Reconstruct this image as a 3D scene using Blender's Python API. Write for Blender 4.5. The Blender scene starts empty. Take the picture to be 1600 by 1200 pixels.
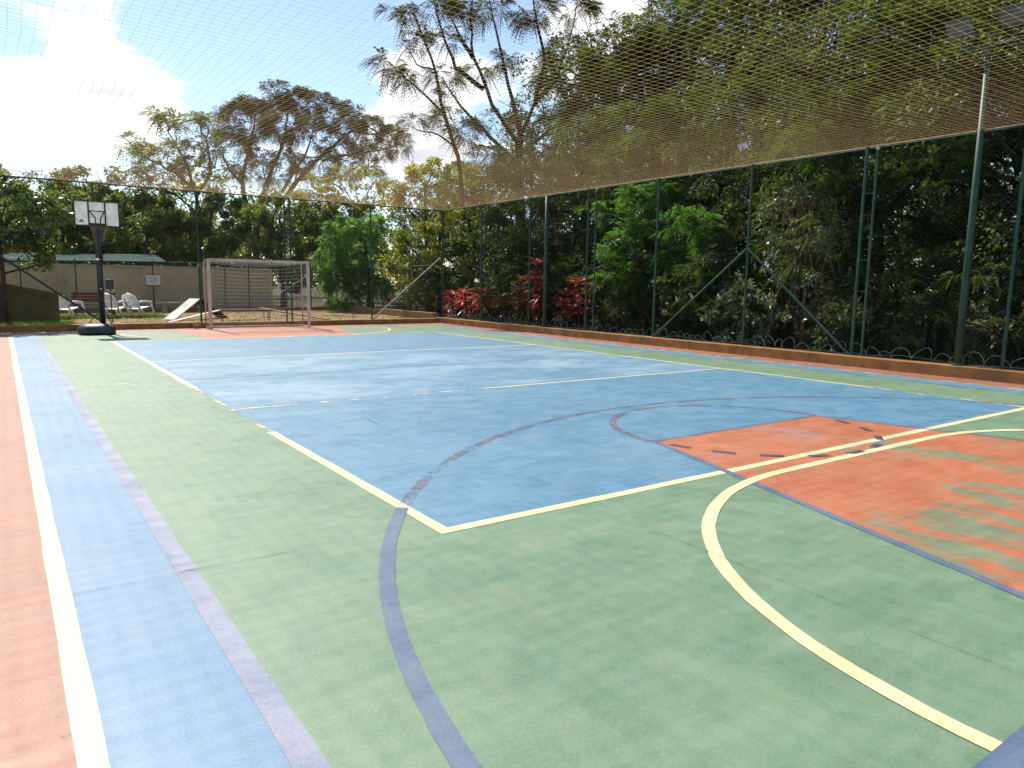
import bpy, math, random
import numpy as np
from mathutils import Vector, Matrix
rnd = random.Random(7)
rng = np.random.default_rng(11)
R = math.radians
scene = bpy.context.scene
col = scene.collection

# ------------------------------------------------------------------ camera, sky, sun, exposure
YAW, PITCH, ROLL, FOC, CAM_H = 0.6153, -0.1379, 0.0145, 1127.55, 1.5
def cam_axes():
    ca, sa, cb, sb, cg, sg = math.cos(YAW), math.sin(YAW), math.cos(PITCH), math.sin(PITCH), math.cos(ROLL), math.sin(ROLL)
    fw = Vector((sa*cb, ca*cb, sb)); r = Vector((ca, -sa, 0)); u = r.cross(fw)
    return cg*r + sg*u, -sg*r + cg*u, fw
AR, AU, AF = cam_axes()
cd = bpy.data.cameras.new('camera'); cam = bpy.data.objects.new('camera', cd); col.objects.link(cam)
cd.sensor_width = 36.0; cd.lens = FOC/1600*36; cd.clip_start = 0.05; cd.clip_end = 1500
cam.matrix_world = Matrix(((AR.x, AU.x, -AF.x, 0), (AR.y, AU.y, -AF.y, 0), (AR.z, AU.z, -AF.z, CAM_H), (0, 0, 0, 1)))
scene.camera = cam

SUN_EL, SUN_AZ = R(49), R(-3)          # azimuth from +Y towards +X
scene.view_settings.view_transform = 'Standard'
scene.view_settings.look = 'None'
scene.view_settings.gamma = 1.0
scene.view_settings.use_curve_mapping = False
scene.view_settings.exposure = 0.80
scene.cycles.use_denoising = True
scene.cycles.max_bounces = 6
scene.cycles.diffuse_bounces = 2
scene.cycles.glossy_bounces = 2
scene.cycles.transmission_bounces = 4
scene.cycles.use_light_tree = False
scene.cycles.adaptive_threshold = 0.02
scene.cycles.transparent_max_bounces = 12
scene.cycles.caustics_reflective = False
scene.cycles.caustics_refractive = False

sd = bpy.data.lights.new('sun', 'SUN'); sd.energy = 4.2; sd.angle = R(0.6); sd.color = (1.0, 0.93, 0.80)
sun = bpy.data.objects.new('sun', sd); col.objects.link(sun)
sdir = Vector((math.sin(SUN_AZ)*math.cos(SUN_EL), math.cos(SUN_AZ)*math.cos(SUN_EL), math.sin(SUN_EL)))
sun.rotation_euler = sdir.to_track_quat('Z', 'Y').to_euler()
sun.location = (0, 0, 40)

def pix_dir(x, y):
    return (AR*(x-800) + AU*(600-y) + AF*FOC)
def at(x, y, Y):
    d = pix_dir(x, y); t = Y/d.y; return Vector((d.x*t, Y, CAM_H + d.z*t))
def atx(x, y, X):
    d = pix_dir(x, y); t = X/d.x; return Vector((X, d.y*t, CAM_H + d.z*t))

class NT:
    """small node-graph helper"""
    def __init__(s, tree):
        s.t = tree; s.n = tree.nodes; s.l = tree.links
    def node(s, typ, **kw):
        n = s.n.new(typ)
        for k, v in kw.items(): setattr(n, k, v)
        return n
    def put(s, sock, v):
        if isinstance(v, bpy.types.NodeSocket): s.l.new(v, sock)
        elif v is not None:
            if sock.type == 'RGBA' and len(v) == 3: v = (*v, 1)
            sock.default_value = v
    def math(s, op, a, b=None, c=None, clamp=False):
        n = s.node('ShaderNodeMath', operation=op, use_clamp=clamp)
        s.put(n.inputs[0], a)
        if b is not None: s.put(n.inputs[1], b)
        if c is not None: s.put(n.inputs[2], c)
        return n.outputs[0]
    def vmath(s, op, a, b=None, scale=None):
        n = s.node('ShaderNodeVectorMath', operation=op)
        s.put(n.inputs[0], a)
        if b is not None: s.put(n.inputs[1], b)
        if scale is not None: s.put(n.inputs['Scale'], scale)
        return n.outputs['Value'] if op in ('DOT_PRODUCT', 'LENGTH', 'DISTANCE') else n.outputs[0]
    def mix(s, f, a, b, blend='MIX'):
        n = s.node('ShaderNodeMix', data_type='RGBA', blend_type=blend)
        s.put(n.inputs[0], f); s.put(n.inputs[6], a); s.put(n.inputs[7], b)
        return n.outputs[2]
    def noise(s, vec, scale, detail=4, rough=0.55, dist=0.0):
        n = s.node('ShaderNodeTexNoise')
        s.put(n.inputs['Vector'], vec); n.inputs['Scale'].default_value = scale
        n.inputs['Detail'].default_value = detail; n.inputs['Roughness'].default_value = rough
        n.inputs['Distortion'].default_value = dist
        return n.outputs[0]
    def ramp(s, f, lo, hi, a=0.0, b=1.0, smooth=True):
        n = s.node('ShaderNodeMapRange', interpolation_type='SMOOTHSTEP' if smooth else 'LINEAR')
        s.put(n.inputs[0], f); n.inputs[1].default_value = lo; n.inputs[2].default_value = hi
        n.inputs[3].default_value = a; n.inputs[4].default_value = b
        return n.outputs[0]
    def pos(s, stretch=(1, 1, 1)):
        g = s.node('ShaderNodeNewGeometry'); o = g.outputs['Position']
        if stretch == (1, 1, 1): return o
        return s.vmath('MULTIPLY', o, stretch)
    def bump(s, h, strength=0.3, dist=0.01):
        n = s.node('ShaderNodeBump'); n.inputs['Strength'].default_value = strength; n.inputs['Distance'].default_value = dist
        s.put(n.inputs['Height'], h); return n.outputs[0]

# world: Nishita sky with broken fair-weather clouds over the whole dome
world = bpy.data.worlds.new('World'); scene.world = world; world.use_nodes = True
w = NT(world.node_tree); w.n.clear()
sky = w.node('ShaderNodeTexSky', sky_type='NISHITA')
sky.sun_disc = False; sky.sun_elevation = SUN_EL; sky.sun_rotation = SUN_AZ; sky.altitude = 500
sky.air_density = 1.0; sky.dust_density = 0.3; sky.ozone_density = 1.2
tc = w.node('ShaderNodeTexCoord'); dv = w.vmath('NORMALIZE', tc.outputs['Generated'])
sep = w.node('ShaderNodeSeparateXYZ'); w.put(sep.inputs[0], dv)
zc = w.math('ADD', w.math('MAXIMUM', sep.outputs[2], 0.0), 0.10)
cx = w.node('ShaderNodeCombineXYZ'); w.put(cx.inputs[0], w.math('DIVIDE', sep.outputs[0], zc)); w.put(cx.inputs[1], w.math('DIVIDE', sep.outputs[1], zc))
n1 = w.noise(cx.outputs[0], 0.95, 10, 0.58, 0.35)
n2 = w.noise(cx.outputs[0], 2.6, 6, 0.6)
fld = w.math('MULTIPLY_ADD', n2, 0.40, w.math('MULTIPLY', n1, 0.72))
blob = None
for (bx_, by_, wid, amp) in ((60, 110, .10, .085), (190, 120, .07, .07), (110, 215, .10, .08), (290, 165, .08, .11), (60, 260, .06, -.06), (230, 45, .04, -.10), (420, 210, .05, .06), (150, 8, .05, .12), (60, 45, .05, -.12), (200, 90, .04, -.05), (30, 6, .04, .08), (640, 110, .085, .17), (650, 235, .05, .12),
                             (960, 20, .09, .16), (20, 60, .03, -.1), (420, 70, .13, -.16), (500, 40, .10, -.10), (1150, 120, .12, -.1)):
    d0 = pix_dir(bx_, by_).normalized()
    dd = w.vmath('DISTANCE', dv, tuple(d0))
    g_ = w.math('MULTIPLY', w.ramp(dd, 0.0, wid*1.7, 1.0, 0.0), amp)
    blob = g_ if blob is None else w.math('ADD', blob, g_)
fld = w.math('ADD', fld, blob)
mask = w.ramp(fld, 0.575, 0.69)
thick = w.math('MULTIPLY', w.ramp(fld, 0.60, 0.82), w.ramp(w.noise(cx.outputs[0], 0.9, 7, .55, .4), .36, .66))
ccol = w.mix(thick, (8.0, 8.0, 8.0), (4.6, 4.7, 5.15))
skyc = w.mix(w.math('MULTIPLY', mask, 0.93), sky.outputs[0], ccol)
bg = w.node('ShaderNodeBackground'); w.put(bg.inputs[0], skyc); bg.inputs[1].default_value = 0.112
wo = w.node('ShaderNodeOutputWorld'); w.l.new(bg.outputs[0], wo.inputs[0])

# ------------------------------------------------------------------ materials
def new_mat(name):
    m = bpy.data.materials.new(name); m.use_nodes = True
    t = NT(m.node_tree); t.n.clear(); t.out = t.node('ShaderNodeOutputMaterial')
    return m, t
def finish(t, shader): t.l.new(shader, t.out.inputs[0])
def principled(t, colr, rough=0.6, spec=0.4, metal=0.0, normal=None):
    p = t.node('ShaderNodeBsdfPrincipled')
    t.put(p.inputs['Base Color'], colr); t.put(p.inputs['Roughness'], rough)
    p.inputs['Specular IOR Level'].default_value = spec; p.inputs['Metallic'].default_value = metal
    if normal is not None: t.l.new(normal, p.inputs['Normal'])
    return p
def simple(name, c, rough=0.6, spec=0.4, metal=0.0, var=0.25, scale=8, bump=0.0, dirt=None):
    m, t = new_mat(name); P = t.pos()
    n = t.noise(P, scale, 5, 0.6)
    dark = tuple(x*(1-var) for x in c); lite = tuple(min(1, x*(1+var)) for x in c)
    cc = t.mix(t.ramp(n, .3, .7), dark, lite)
    if dirt is not None:
        cc = t.mix(t.ramp(t.noise(P, scale*0.35, 6, .65), .5, .68), cc, dirt)
    nrm = t.bump(t.noise(P, scale*6, 3), bump, .01) if bump else None
    finish(t, principled(t, cc, rough, spec, metal, nrm).outputs[0]); return m

def paint(name, c1, c2, worn=0.0, worn_scale=1.2, stretch=(1, 1, 1), rough=0.5, fade=None, spec=0.42, hard=0.05, soft=False, dots=True, amax=1.0, under=None):
    """weathered court paint; worn>0 lets the coat below show through scuffed spots"""
    m, t = new_mat(name); P = t.pos()
    big = t.noise(P, 0.55, 6, 0.6, 0.4); mid = t.noise(t.pos((1.0, 1.5, 1)), 2.6, 8, 0.68, 0.5); fine = t.noise(P, 70, 3, 0.6)
    f = t.math('MULTIPLY_ADD', mid, 0.62, t.math('MULTIPLY', big, 0.45))
    cc = t.mix(t.ramp(f, .38, .68), c1, c2)
    hue = t.noise(t.pos((1.6, 1.0, 1)), 3.2, 5, .6, 1.2)
    cc = t.mix(t.ramp(hue, .50, .72, 0, .30), cc, (c2[0]*1.35, c2[1]*1.06, c2[2]*.80))
    cc = t.mix(t.ramp(hue, .46, .28, 0, .30), cc, (c1[0]*.75, c1[1]*1.02, c1[2]*1.15))
    cc = t.mix(t.math('MULTIPLY', t.ramp(fine, .35, .75), .26), cc, tuple(min(1, x*1.5+.03) for x in c2))
    # hair scratches and dust
    scr = t.noise(t.pos((9, 0.7, 1)), 4.0, 6, 0.7, 2.0)
    cc = t.mix(t.ramp(scr, .70, .78, 0, .25), cc, (.38, .38, .33))
    dust = t.noise(P, 1.7, 7, .68)
    cc = t.mix(t.ramp(dust, .54, .80, 0, .34), cc, (.34, .30, .20))
    spot = t.noise(P, 14, 4, .6, 1.5)
    cc = t.mix(t.ramp(spot, .66, .76, 0, .30), cc, (.30, .21, .10))
    scuff = t.noise(t.pos((2.2, 5.5, 1)), 2.1, 6, .7, 2.5)
    cc = t.mix(t.ramp(scuff, .66, .74, 0, .22), cc, tuple(x*.55 for x in c1))
    if fade is not None:
        fc, lo, hi, amt = fade
        cc = t.mix(t.ramp(t.noise(t.pos((.5, 1.3, 1)), .55, 7, .62, .5), lo, hi, 0, amt), cc, fc)
    if under is not None:        # thin coat: the older paint below tints it where it is rubbed
        wn = t.noise(t.pos(stretch), worn_scale, 7, .62, .3)
        a = t.math('MULTIPLY', t.ramp(wn, 1-worn-hard, 1-worn+hard, 0, amax), t.ramp(t.noise(P, 26, 4, .7), .22, .5, .6, 1))
        cc = t.mix(a, cc, t.mix(t.ramp(f, .38, .68), under[0], under[1]))
    nrm = t.bump(t.math('ADD', t.noise(P, 110, 3), t.math('MULTIPLY', mid, .35)), .22, .003)
    rr = t.ramp(mid, .3, .7, rough-.06, rough+.10)
    sh = principled(t, cc, rr, spec, 0, nrm).outputs[0]
    if worn > 0 and under is None:
        wn = t.noise(t.pos(stretch), worn_scale, 7, .66, .3)
        a = t.ramp(wn, 1-worn-hard, 1-worn+hard, 0, amax)
        edge = t.noise(P, 26, 4, .7)
        a = t.math('MULTIPLY', a, t.ramp(edge, .22, .5, .55 if soft else 0, 1))
        tr = t.node('ShaderNodeBsdfTransparent'); mx = t.node('ShaderNodeMixShader')
        t.put(mx.inputs[0], a); t.l.new(sh, mx.inputs[1]); t.l.new(tr.outputs[0], mx.inputs[2]); sh = mx.outputs[0]
    finish(t, sh); return m

def leaf_mat(name, cols, transl=0.4, gloss=0.12, rough=0.5, scale=0.8):
    m, t = new_mat(name)
    g = t.node('ShaderNodeNewGeometry'); ri = g.outputs['Random Per Island']
    oi = t.node('ShaderNodeObjectInfo')
    n = t.noise(g.outputs['Position'], scale, 3, .6)
    f = t.math('MULTIPLY_ADD', n, .9, t.math('MULTIPLY_ADD', ri, .65, -.28))
    cr = t.node('ShaderNodeValToRGB'); e = cr.color_ramp.elements
    while len(e) < len(cols): e.new(.5)
    for i, c in enumerate(cols):
        e[i].position = .22 + .56*i/(len(cols)-1); e[i].color = (*c, 1)
    t.put(cr.inputs[0], f); c = cr.outputs[0]
    hs = t.node('ShaderNodeHueSaturation'); t.put(hs.inputs['Color'], c)
    t.put(hs.inputs['Value'], t.math('MULTIPLY_ADD', oi.outputs['Random'], .35, .82))
    c = hs.outputs[0]
    df = t.node('ShaderNodeBsdfDiffuse'); t.put(df.inputs[0], c)
    tl = t.node('ShaderNodeBsdfTranslucent'); t.put(tl.inputs[0], t.mix(1.0, c, (1.25, 1.3, .55), 'MULTIPLY'))
    m1 = t.node('ShaderNodeMixShader'); m1.inputs[0].default_value = transl
    t.l.new(df.outputs[0], m1.inputs[1]); t.l.new(tl.outputs[0], m1.inputs[2])
    gl = t.node('ShaderNodeBsdfGlossy'); gl.inputs['Roughness'].default_value = rough; gl.inputs[0].default_value = (.9, .95, 1, 1)
    m2 = t.node('ShaderNodeMixShader')
    lw = t.node('ShaderNodeLayerWeight'); lw.inputs[0].default_value = .25
    t.put(m2.inputs[0], t.math('MULTIPLY_ADD', lw.outputs[1], gloss*.35, gloss*.10))
    t.l.new(m1.outputs[0], m2.inputs[1]); t.l.new(gl.outputs[0], m2.inputs[2])
    finish(t, m2.outputs[0]); return m

GREEN1, GREEN2 = (.105, .182, .110), (.150, .230, .150)
BLUE1, BLUE2 = (.066, .168, .262), (.100, .215, .315)
CREAM1, CREAM2 = (.58, .46, .25), (.68, .57, .34)
M = {}
M['green'] = paint('green_court_paint', GREEN1, GREEN2, rough=.50)
M['blue'] = paint('blue_court_paint', BLUE1, BLUE2, rough=.50, worn=.20, worn_scale=.9, hard=.05, fade=((.20, .29, .36), .52, .74, .55))
M['blue_strip'] = paint('pale_blue_strip_paint', (.070, .160, .275), (.110, .215, .330), rough=.5, fade=((.20, .28, .35), .45, .75, .6))
M['red'] = paint('red_border_paint', (.22, .080, .048), (.29, .125, .080), rough=.5, worn=.30, worn_scale=3, hard=.04)
M['orange'] = paint('orange_key_paint', (.33, .105, .050), (.39, .140, .070), rough=.5, worn=.435, worn_scale=1.15, stretch=(1.8, .7, 1), hard=.05, amax=.85, under=(GREEN1, GREEN2))
M['orange_top'] = paint('orange_key_fresh_paint', (.33, .105, .050), (.39, .140, .070), rough=.5, worn=.36, worn_scale=.8, stretch=(1.6, .9, 1), hard=.10, amax=.6, under=((.20, .18, .24), (.26, .24, .28)))
M['cream'] = paint('cream_line_paint', CREAM1, CREAM2, rough=.5, worn=.27, worn_scale=5, hard=.03)
M['cream_worn'] = paint('worn_cream_line_paint', (.50, .38, .26), (.62, .52, .36), rough=.5, worn=.52, worn_scale=4, hard=.06)
M['navy'] = paint('navy_line_paint', (.070, .105, .175), (.105, .145, .215), rough=.5, worn=.36, worn_scale=3.2, hard=.10, amax=.8, under=(GREEN1, GREEN2))
M['navy_worn'] = paint('worn_navy_line_paint', (.09, .09, .14), (.14, .14, .18), rough=.55, worn=.5, worn_scale=2.5, hard=.10)
M['purple'] = paint('silvery_violet_line_paint', (.145, .165, .25), (.20, .22, .30), rough=.42, worn=.32, worn_scale=6, hard=.14, spec=.5, amax=.8, under=(GREEN1, GREEN2))
M['tape'] = paint('dark_dash_paint', (.04, .045, .07), (.075, .075, .10), rough=.5, worn=.3, worn_scale=6)
M['crack'] = paint('dark_joint', (.08, .075, .06), (.13, .12, .09), rough=.9, worn=.55, worn_scale=1.6, hard=.07)
M['kerb'] = simple('ochre_painted_kerb', (.28, .140, .052), .8, .2, var=.25, scale=3.5, bump=.4, dirt=(.17, .105, .055))
M['post'] = simple('green_painted_steel', (.022, .060, .038), .5, .35, var=.25, scale=5, dirt=(.045, .07, .05))
M['wire'] = simple('green_coated_wire', (.035, .055, .040), .5, .4, var=.3, scale=3)
M['galv'] = simple('dull_galvanised_wire', (.20, .21, .20), .6, .4, var=.4, scale=9)
M['cable'] = simple('black_cable', (.03, .03, .03), .6, .3)
M['pale_rope'] = simple('pale_tan_rope', (.42, .33, .20), .8, .2)
M['goal'] = simple('pinkish_white_paint', (.56, .45, .41), .5, .4, var=.15, scale=3, dirt=(.34, .25, .20))
M['goalnet'] = simple('white_nylon_cord', (.55, .52, .48), .8, .2)
M['black'] = simple('black_painted_steel', (.016, .017, .020), .4, .5)
M['blackplastic'] = simple('dusty_black_plastic', (.022, .026, .034), .5, .5, var=.35, scale=6, dirt=(.06, .06, .065))
M['chrome'] = simple('bright_metal', (.75, .75, .75), .2, .5, metal=1)
M['rim'] = simple('orange_red_rim', (.45, .08, .02), .45, .5)
M['redplastic'] = simple('red_plastic', (.4, .02, .02), .4, .5)
M['hoopnet'] = simple('brown_tan_cord', (.35, .22, .10), .8, .2)
M['wall'] = simple('beige_render_wall', (.47, .365, .225), .85, .2, var=.10, scale=1.5, bump=.2, dirt=(.36, .275, .17))
M['coping'] = simple('pale_coping', (.42, .38, .33), .8, .2, var=.2, scale=4)
M['olive_wall'] = simple('olive_brown_wall', (.115, .092, .038), .9, .15, var=.18, scale=1.2, bump=.3, dirt=(.07, .055, .03))
M['white_plastic'] = simple('white_resin_plastic', (.74, .75, .76), .4, .5, var=.06, scale=5)
M['bench_wood'] = simple('red_brown_slats', (.13, .045, .030), .6, .35, var=.3, scale=6)
M['dark_iron'] = simple('dark_iron', (.02, .02, .02), .5, .4)
M['ramp_white'] = simple('sun_bleached_board', (.66, .62, .54), .7, .3, var=.12, scale=3, dirt=(.45, .38, .30))
M['ramp_dark'] = simple('dark_rubber_board', (.018, .016, .018), .8, .2)
M['rust'] = simple('rusty_steel', (.13, .055, .035), .7, .3, var=.3, scale=9)
M['sign'] = simple('pinkish_white_sign', (.62, .55, .50), .6, .3, var=.06)
M['sign_red'] = simple('brown_red_sign_band', (.20, .045, .035), .6, .3)
M['sign_text'] = simple('grey_brown_print', (.25, .20, .18), .7, .2)
M['ball'] = simple('faded_ochre_ball', (.48, .29, .09), .7, .3, var=.2, scale=12)
M['lamp'] = simple('weathered_grey_lamp_housing', (.10, .095, .08), .6, .4, var=.25)
M['lens'] = simple('dusty_lamp_glass', (.10, .11, .10), .25, .5, var=.3)
M['coil'] = simple('bright_galvanised_coil', (.34, .34, .32), .55, .4, var=.4, scale=9)
M['concrete'] = simple('grey_concrete', (.30, .28, .25), .9, .2, var=.2, scale=3)
M['bark'] = simple('grey_brown_bark', (.095, .070, .050), .9, .15, var=.4, scale=7, bump=.6)
M['bark_red'] = simple('red_brown_bark', (.085, .042, .030), .9, .15, var=.4, scale=7, bump=.6)
M['bark_dark'] = simple('dark_bark', (.045, .034, .026), .9, .15, var=.4, scale=7, bump=.6)
M['vine'] = simple('dry_vine_stem', (.20, .12, .065), .9, .15, var=.4, scale=10)

m, t = new_mat('net_strand')
df = t.node('ShaderNodeBsdfDiffuse'); df.inputs[0].default_value = (.74, .57, .36, 1)
tl = t.node('ShaderNodeBsdfTranslucent'); tl.inputs[0].default_value = (.86, .68, .44, 1)
mx = t.node('ShaderNodeMixShader'); mx.inputs[0].default_value = .55
t.l.new(df.outputs[0], mx.inputs[1]); t.l.new(tl.outputs[0], mx.inputs[2]); finish(t, mx.outputs[0]); M['net'] = m

m, t = new_mat('milky_acrylic')
P_ = t.pos(); c_ = t.mix(t.ramp(t.noise(P_, 9, 5), .35, .7), (.66, .68, .66), (.82, .83, .82))
df = principled(t, c_, .3, .5); tl = t.node('ShaderNodeBsdfTranslucent'); t.put(tl.inputs[0], c_)
mx = t.node('ShaderNodeMixShader'); mx.inputs[0].default_value = .55
t.l.new(df.outputs[0], mx.inputs[1]); t.l.new(tl.outputs[0], mx.inputs[2]); finish(t, mx.outputs[0]); M['acrylic'] = m

m, t = new_mat('teal_translucent_sheet')
c_ = t.mix(t.ramp(t.noise(t.pos((1, 1, 1)), 1.2, 5), .35, .7), (.045, .11, .095), (.08, .16, .14))
df = principled(t, c_, .8, .1); tl = t.node('ShaderNodeBsdfTranslucent'); t.put(tl.inputs[0], c_)
mx = t.node('ShaderNodeMixShader'); mx.inputs[0].default_value = .5
t.l.new(df.outputs[0], mx.inputs[1]); t.l.new(tl.outputs[0], mx.inputs[2]); finish(t, mx.outputs[0]); M['teal'] = m

m, t = new_mat('dry_yard_soil'); P_ = t.pos()
a_ = t.mix(t.ramp(t.noise(P_, 1.3, 7, .65), .35, .65), (.20, .135, .065), (.31, .215, .105))
a_ = t.mix(t.ramp(t.noise(P_, .5, 6, .6), .50, .64), a_, (.085, .115, .030))
a_ = t.mix(t.ramp(t.noise(P_, 28, 4, .7), .55, .75, 0, .6), a_, (.10, .065, .035))
finish(t, principled(t, a_, .95, .1, 0, t.bump(t.noise(P_, 18, 5), .8, .03)).outputs[0]); M['yard'] = m
m, t = new_mat('forest_soil'); P_ = t.pos()
a_ = t.mix(t.ramp(t.noise(P_, 1.1, 7, .65), .35, .65), (.055, .042, .026), (.105, .078, .045))
a_ = t.mix(t.ramp(t.noise(P_, .35, 6, .6), .48, .62), a_, (.040, .060, .018))
finish(t, principled(t, a_, .95, .1, 0, t.bump(t.noise(P_, 9, 6), .8, .05)).outputs[0]); M['ground'] = m

L = {}
L['corner'] = leaf_mat('glossy_broad_leaf', [(.030, .060, .016), (.055, .105, .024), (.10, .16, .03), (.20, .20, .03)], .38, .30, .35)
L['acacia'] = leaf_mat('olive_feather_leaf', [(.050, .052, .024), (.080, .084, .034), (.12, .125, .046)], .4, .10)
L['jacaranda'] = leaf_mat('thin_dark_feather_leaf', [(.036, .044, .020), (.062, .074, .030), (.095, .110, .042)], .4, .10)
L['hedge'] = leaf_mat('mid_green_leaf', [(.065, .095, .028), (.12, .165, .042), (.18, .22, .058), (.25, .24, .075)], .6, .18)
L['bright'] = leaf_mat('bright_green_leaf', [(.055, .13, .024), (.10, .22, .036), (.15, .28, .050)], .55, .14)
L['yellow'] = leaf_mat('yellow_green_leaf', [(.11, .14, .020), (.20, .22, .026), (.28, .27, .030), (.36, .31, .035)], .55, .14)
L['olive'] = leaf_mat('olive_small_leaf', [(.045, .058, .016), (.080, .10, .022), (.13, .145, .030), (.19, .185, .035)], .5, .16)
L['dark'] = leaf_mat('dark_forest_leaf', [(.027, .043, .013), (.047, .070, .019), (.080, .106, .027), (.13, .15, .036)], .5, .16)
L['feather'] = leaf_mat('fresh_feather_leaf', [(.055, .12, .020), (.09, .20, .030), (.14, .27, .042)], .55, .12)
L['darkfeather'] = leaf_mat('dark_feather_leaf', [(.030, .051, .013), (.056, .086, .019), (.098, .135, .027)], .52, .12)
L['pale'] = leaf_mat('pale_vine_leaf', [(.06, .085, .035), (.11, .14, .06), (.20, .22, .12), (.27, .27, .19)], .35, .35, .35)
L['dry'] = leaf_mat('dry_brown_leaf', [(.06, .035, .018), (.11, .065, .03), (.17, .11, .055)], .3, .1)
L['cordy'] = leaf_mat('crimson_strap_leaf', [(.085, .014, .026), (.27, .025, .060), (.56, .06, .125), (.66, .20, .23)], .6, .30, .35, 2.2)
L['cordy_dry'] = leaf_mat('orange_bronze_strap_leaf', [(.10, .03, .016), (.22, .08, .03), (.30, .16, .06)], .4, .25, .4, 2.0)
L['grass'] = leaf_mat('grass_blade', [(.06, .11, .018), (.10, .18, .028), (.16, .22, .045)], .4, .1)

# ------------------------------------------------------------------ mesh helpers
class MB:
    def __init__(s): s.v = []; s.f = []
    def add(s, vs, fs):
        o = len(s.v); s.v += [tuple(x) for x in vs]; s.f += [tuple(i+o for i in f) for f in fs]; return s
    def box(s, a, b):
        (x0, y0, z0), (x1, y1, z1) = a, b
        return s.add([(x0,y0,z0),(x1,y0,z0),(x1,y1,z0),(x0,y1,z0),(x0,y0,z1),(x1,y0,z1),(x1,y1,z1),(x0,y1,z1)],
                     [(0,3,2,1),(4,5,6,7),(0,1,5,4),(1,2,6,5),(2,3,7,6),(3,0,4,7)])
    def tube(s, pts, r, n=8, cap=True):
        pts = [Vector(p) for p in pts]
        rs = list(r) if isinstance(r, (list, tuple)) else [r]*len(pts)
        vs = []; fs = []; up = None
        for i, p in enumerate(pts):
            d = (pts[min(i+1, len(pts)-1)] - pts[max(i-1, 0)])
            d = d.normalized() if d.length > 1e-9 else Vector((0, 0, 1))
            if up is None: up = Vector((0, 0, 1)) if abs(d.z) < .9 else Vector((1, 0, 0))
            a = d.cross(up).normalized(); b = a.cross(d).normalized(); up = b
            for k in range(n):
                an = 2*math.pi*k/n
                vs.append(p + (a*math.cos(an) + b*math.sin(an))*rs[i])
        for i in range(len(pts)-1):
            for k in range(n):
                fs.append((i*n+k, i*n+(k+1) % n, (i+1)*n+(k+1) % n, (i+1)*n+k))
        if cap:
            fs.append(tuple(range(n-1, -1, -1))); fs.append(tuple((len(pts)-1)*n+k for k in range(n)))
        return s.add(vs, fs)
    def bar(s, a, b, wx, wz):
        """rectangular bar between two points"""
        a, b = Vector(a), Vector(b); d = (b-a).normalized()
        up = Vector((0, 0, 1)) if abs(d.z) < .95 else Vector((0, 1, 0))
        x = d.cross(up).normalized()*wx/2; z = x.normalized().cross(d).normalized()*wz/2
        return s.add([a-x-z, a+x-z, a+x+z, a-x+z, b-x-z, b+x-z, b+x+z, b-x+z],
                     [(0,1,2,3),(7,6,5,4),(0,4,5,1),(1,5,6,2),(2,6,7,3),(3,7,4,0)])
    def lathe(s, prof, c, n=16):
        vs = []; fs = []
        for (r, z) in prof:
            for k in range(n):
                a = 2*math.pi*k/n; vs.append((c[0]+r*math.cos(a), c[1]+r*math.sin(a), c[2]+z))
        for i in range(len(prof)-1):
            for k in range(n): fs.append((i*n+k, i*n+(k+1) % n, (i+1)*n+(k+1) % n, (i+1)*n+k))
        fs.append(tuple(range(n-1, -1, -1))); fs.append(tuple((len(prof)-1)*n+k for k in range(n)))
        return s.add(vs, fs)
    def poly(s, pts, z): return s.add([(x, y, z) for x, y in pts], [tuple(range(len(pts)))])
    def strip(s, pts, wid, z, closed=False):
        """flat ribbon along a 2-D polyline"""
        n = len(pts); vs = []; fs = []
        for i, (x, y) in enumerate(pts):
            x0, y0 = pts[max(i-1, 0)]; x1, y1 = pts[min(i+1, n-1)]
            l = math.hypot(x1-x0, y1-y0) or 1; nx, ny = -(y1-y0)/l, (x1-x0)/l
            vs += [(x+nx*wid/2, y+ny*wid/2, z), (x-nx*wid/2, y-ny*wid/2, z)]
        for i in range(n-1): fs.append((2*i+1, 2*i+3, 2*i+2, 2*i))
        return s.add(vs, fs)
    def build(s, name, mat, parent=None, smooth=False, bevel=0):
        me = bpy.data.meshes.new(name); me.from_pydata(s.v, [], s.f); me.update()
        if smooth: me.shade_smooth()
        me.materials.append(mat)
        return link(name, me, parent, bevel)
def link(name, me, parent=None, bevel=0):
    o = bpy.data.objects.new(name, me); col.objects.link(o)
    if parent is not None: o.parent = parent
    if bevel:
        b = o.modifiers.new('bevel', 'BEVEL'); b.width = bevel; b.segments = 2; b.limit_method = 'ANGLE'
    return o
def tag(o, label=None, cat=None, group=None, kind=None):
    if label: o['label'] = label
    if cat: o['category'] = cat
    if group: o['group'] = group
    if kind: o['kind'] = kind
    return o
def empty(name, loc, label, cat, group=None, rz=0):
    o = bpy.data.objects.new(name, None); col.objects.link(o); o.empty_display_size = .2
    o.location = loc; o.rotation_euler = (0, 0, rz); return tag(o, label, cat, group)
def struct(o): o['kind'] = 'structure'; return o
def quads_mesh(name, V, mat):
    """V: (n,4,3) array of quads -> mesh"""
    n = len(V); me = bpy.data.meshes.new(name)
    me.vertices.add(n*4); me.vertices.foreach_set('co', V.reshape(-1).astype(np.float32))
    me.loops.add(n*4); me.loops.foreach_set('vertex_index', np.arange(n*4, dtype=np.int32))
    me.polygons.add(n); me.polygons.foreach_set('loop_start', np.arange(0, n*4, 4, dtype=np.int32))
    me.update(calc_edges=True); me.validate(); me.materials.append(mat); return me

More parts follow.
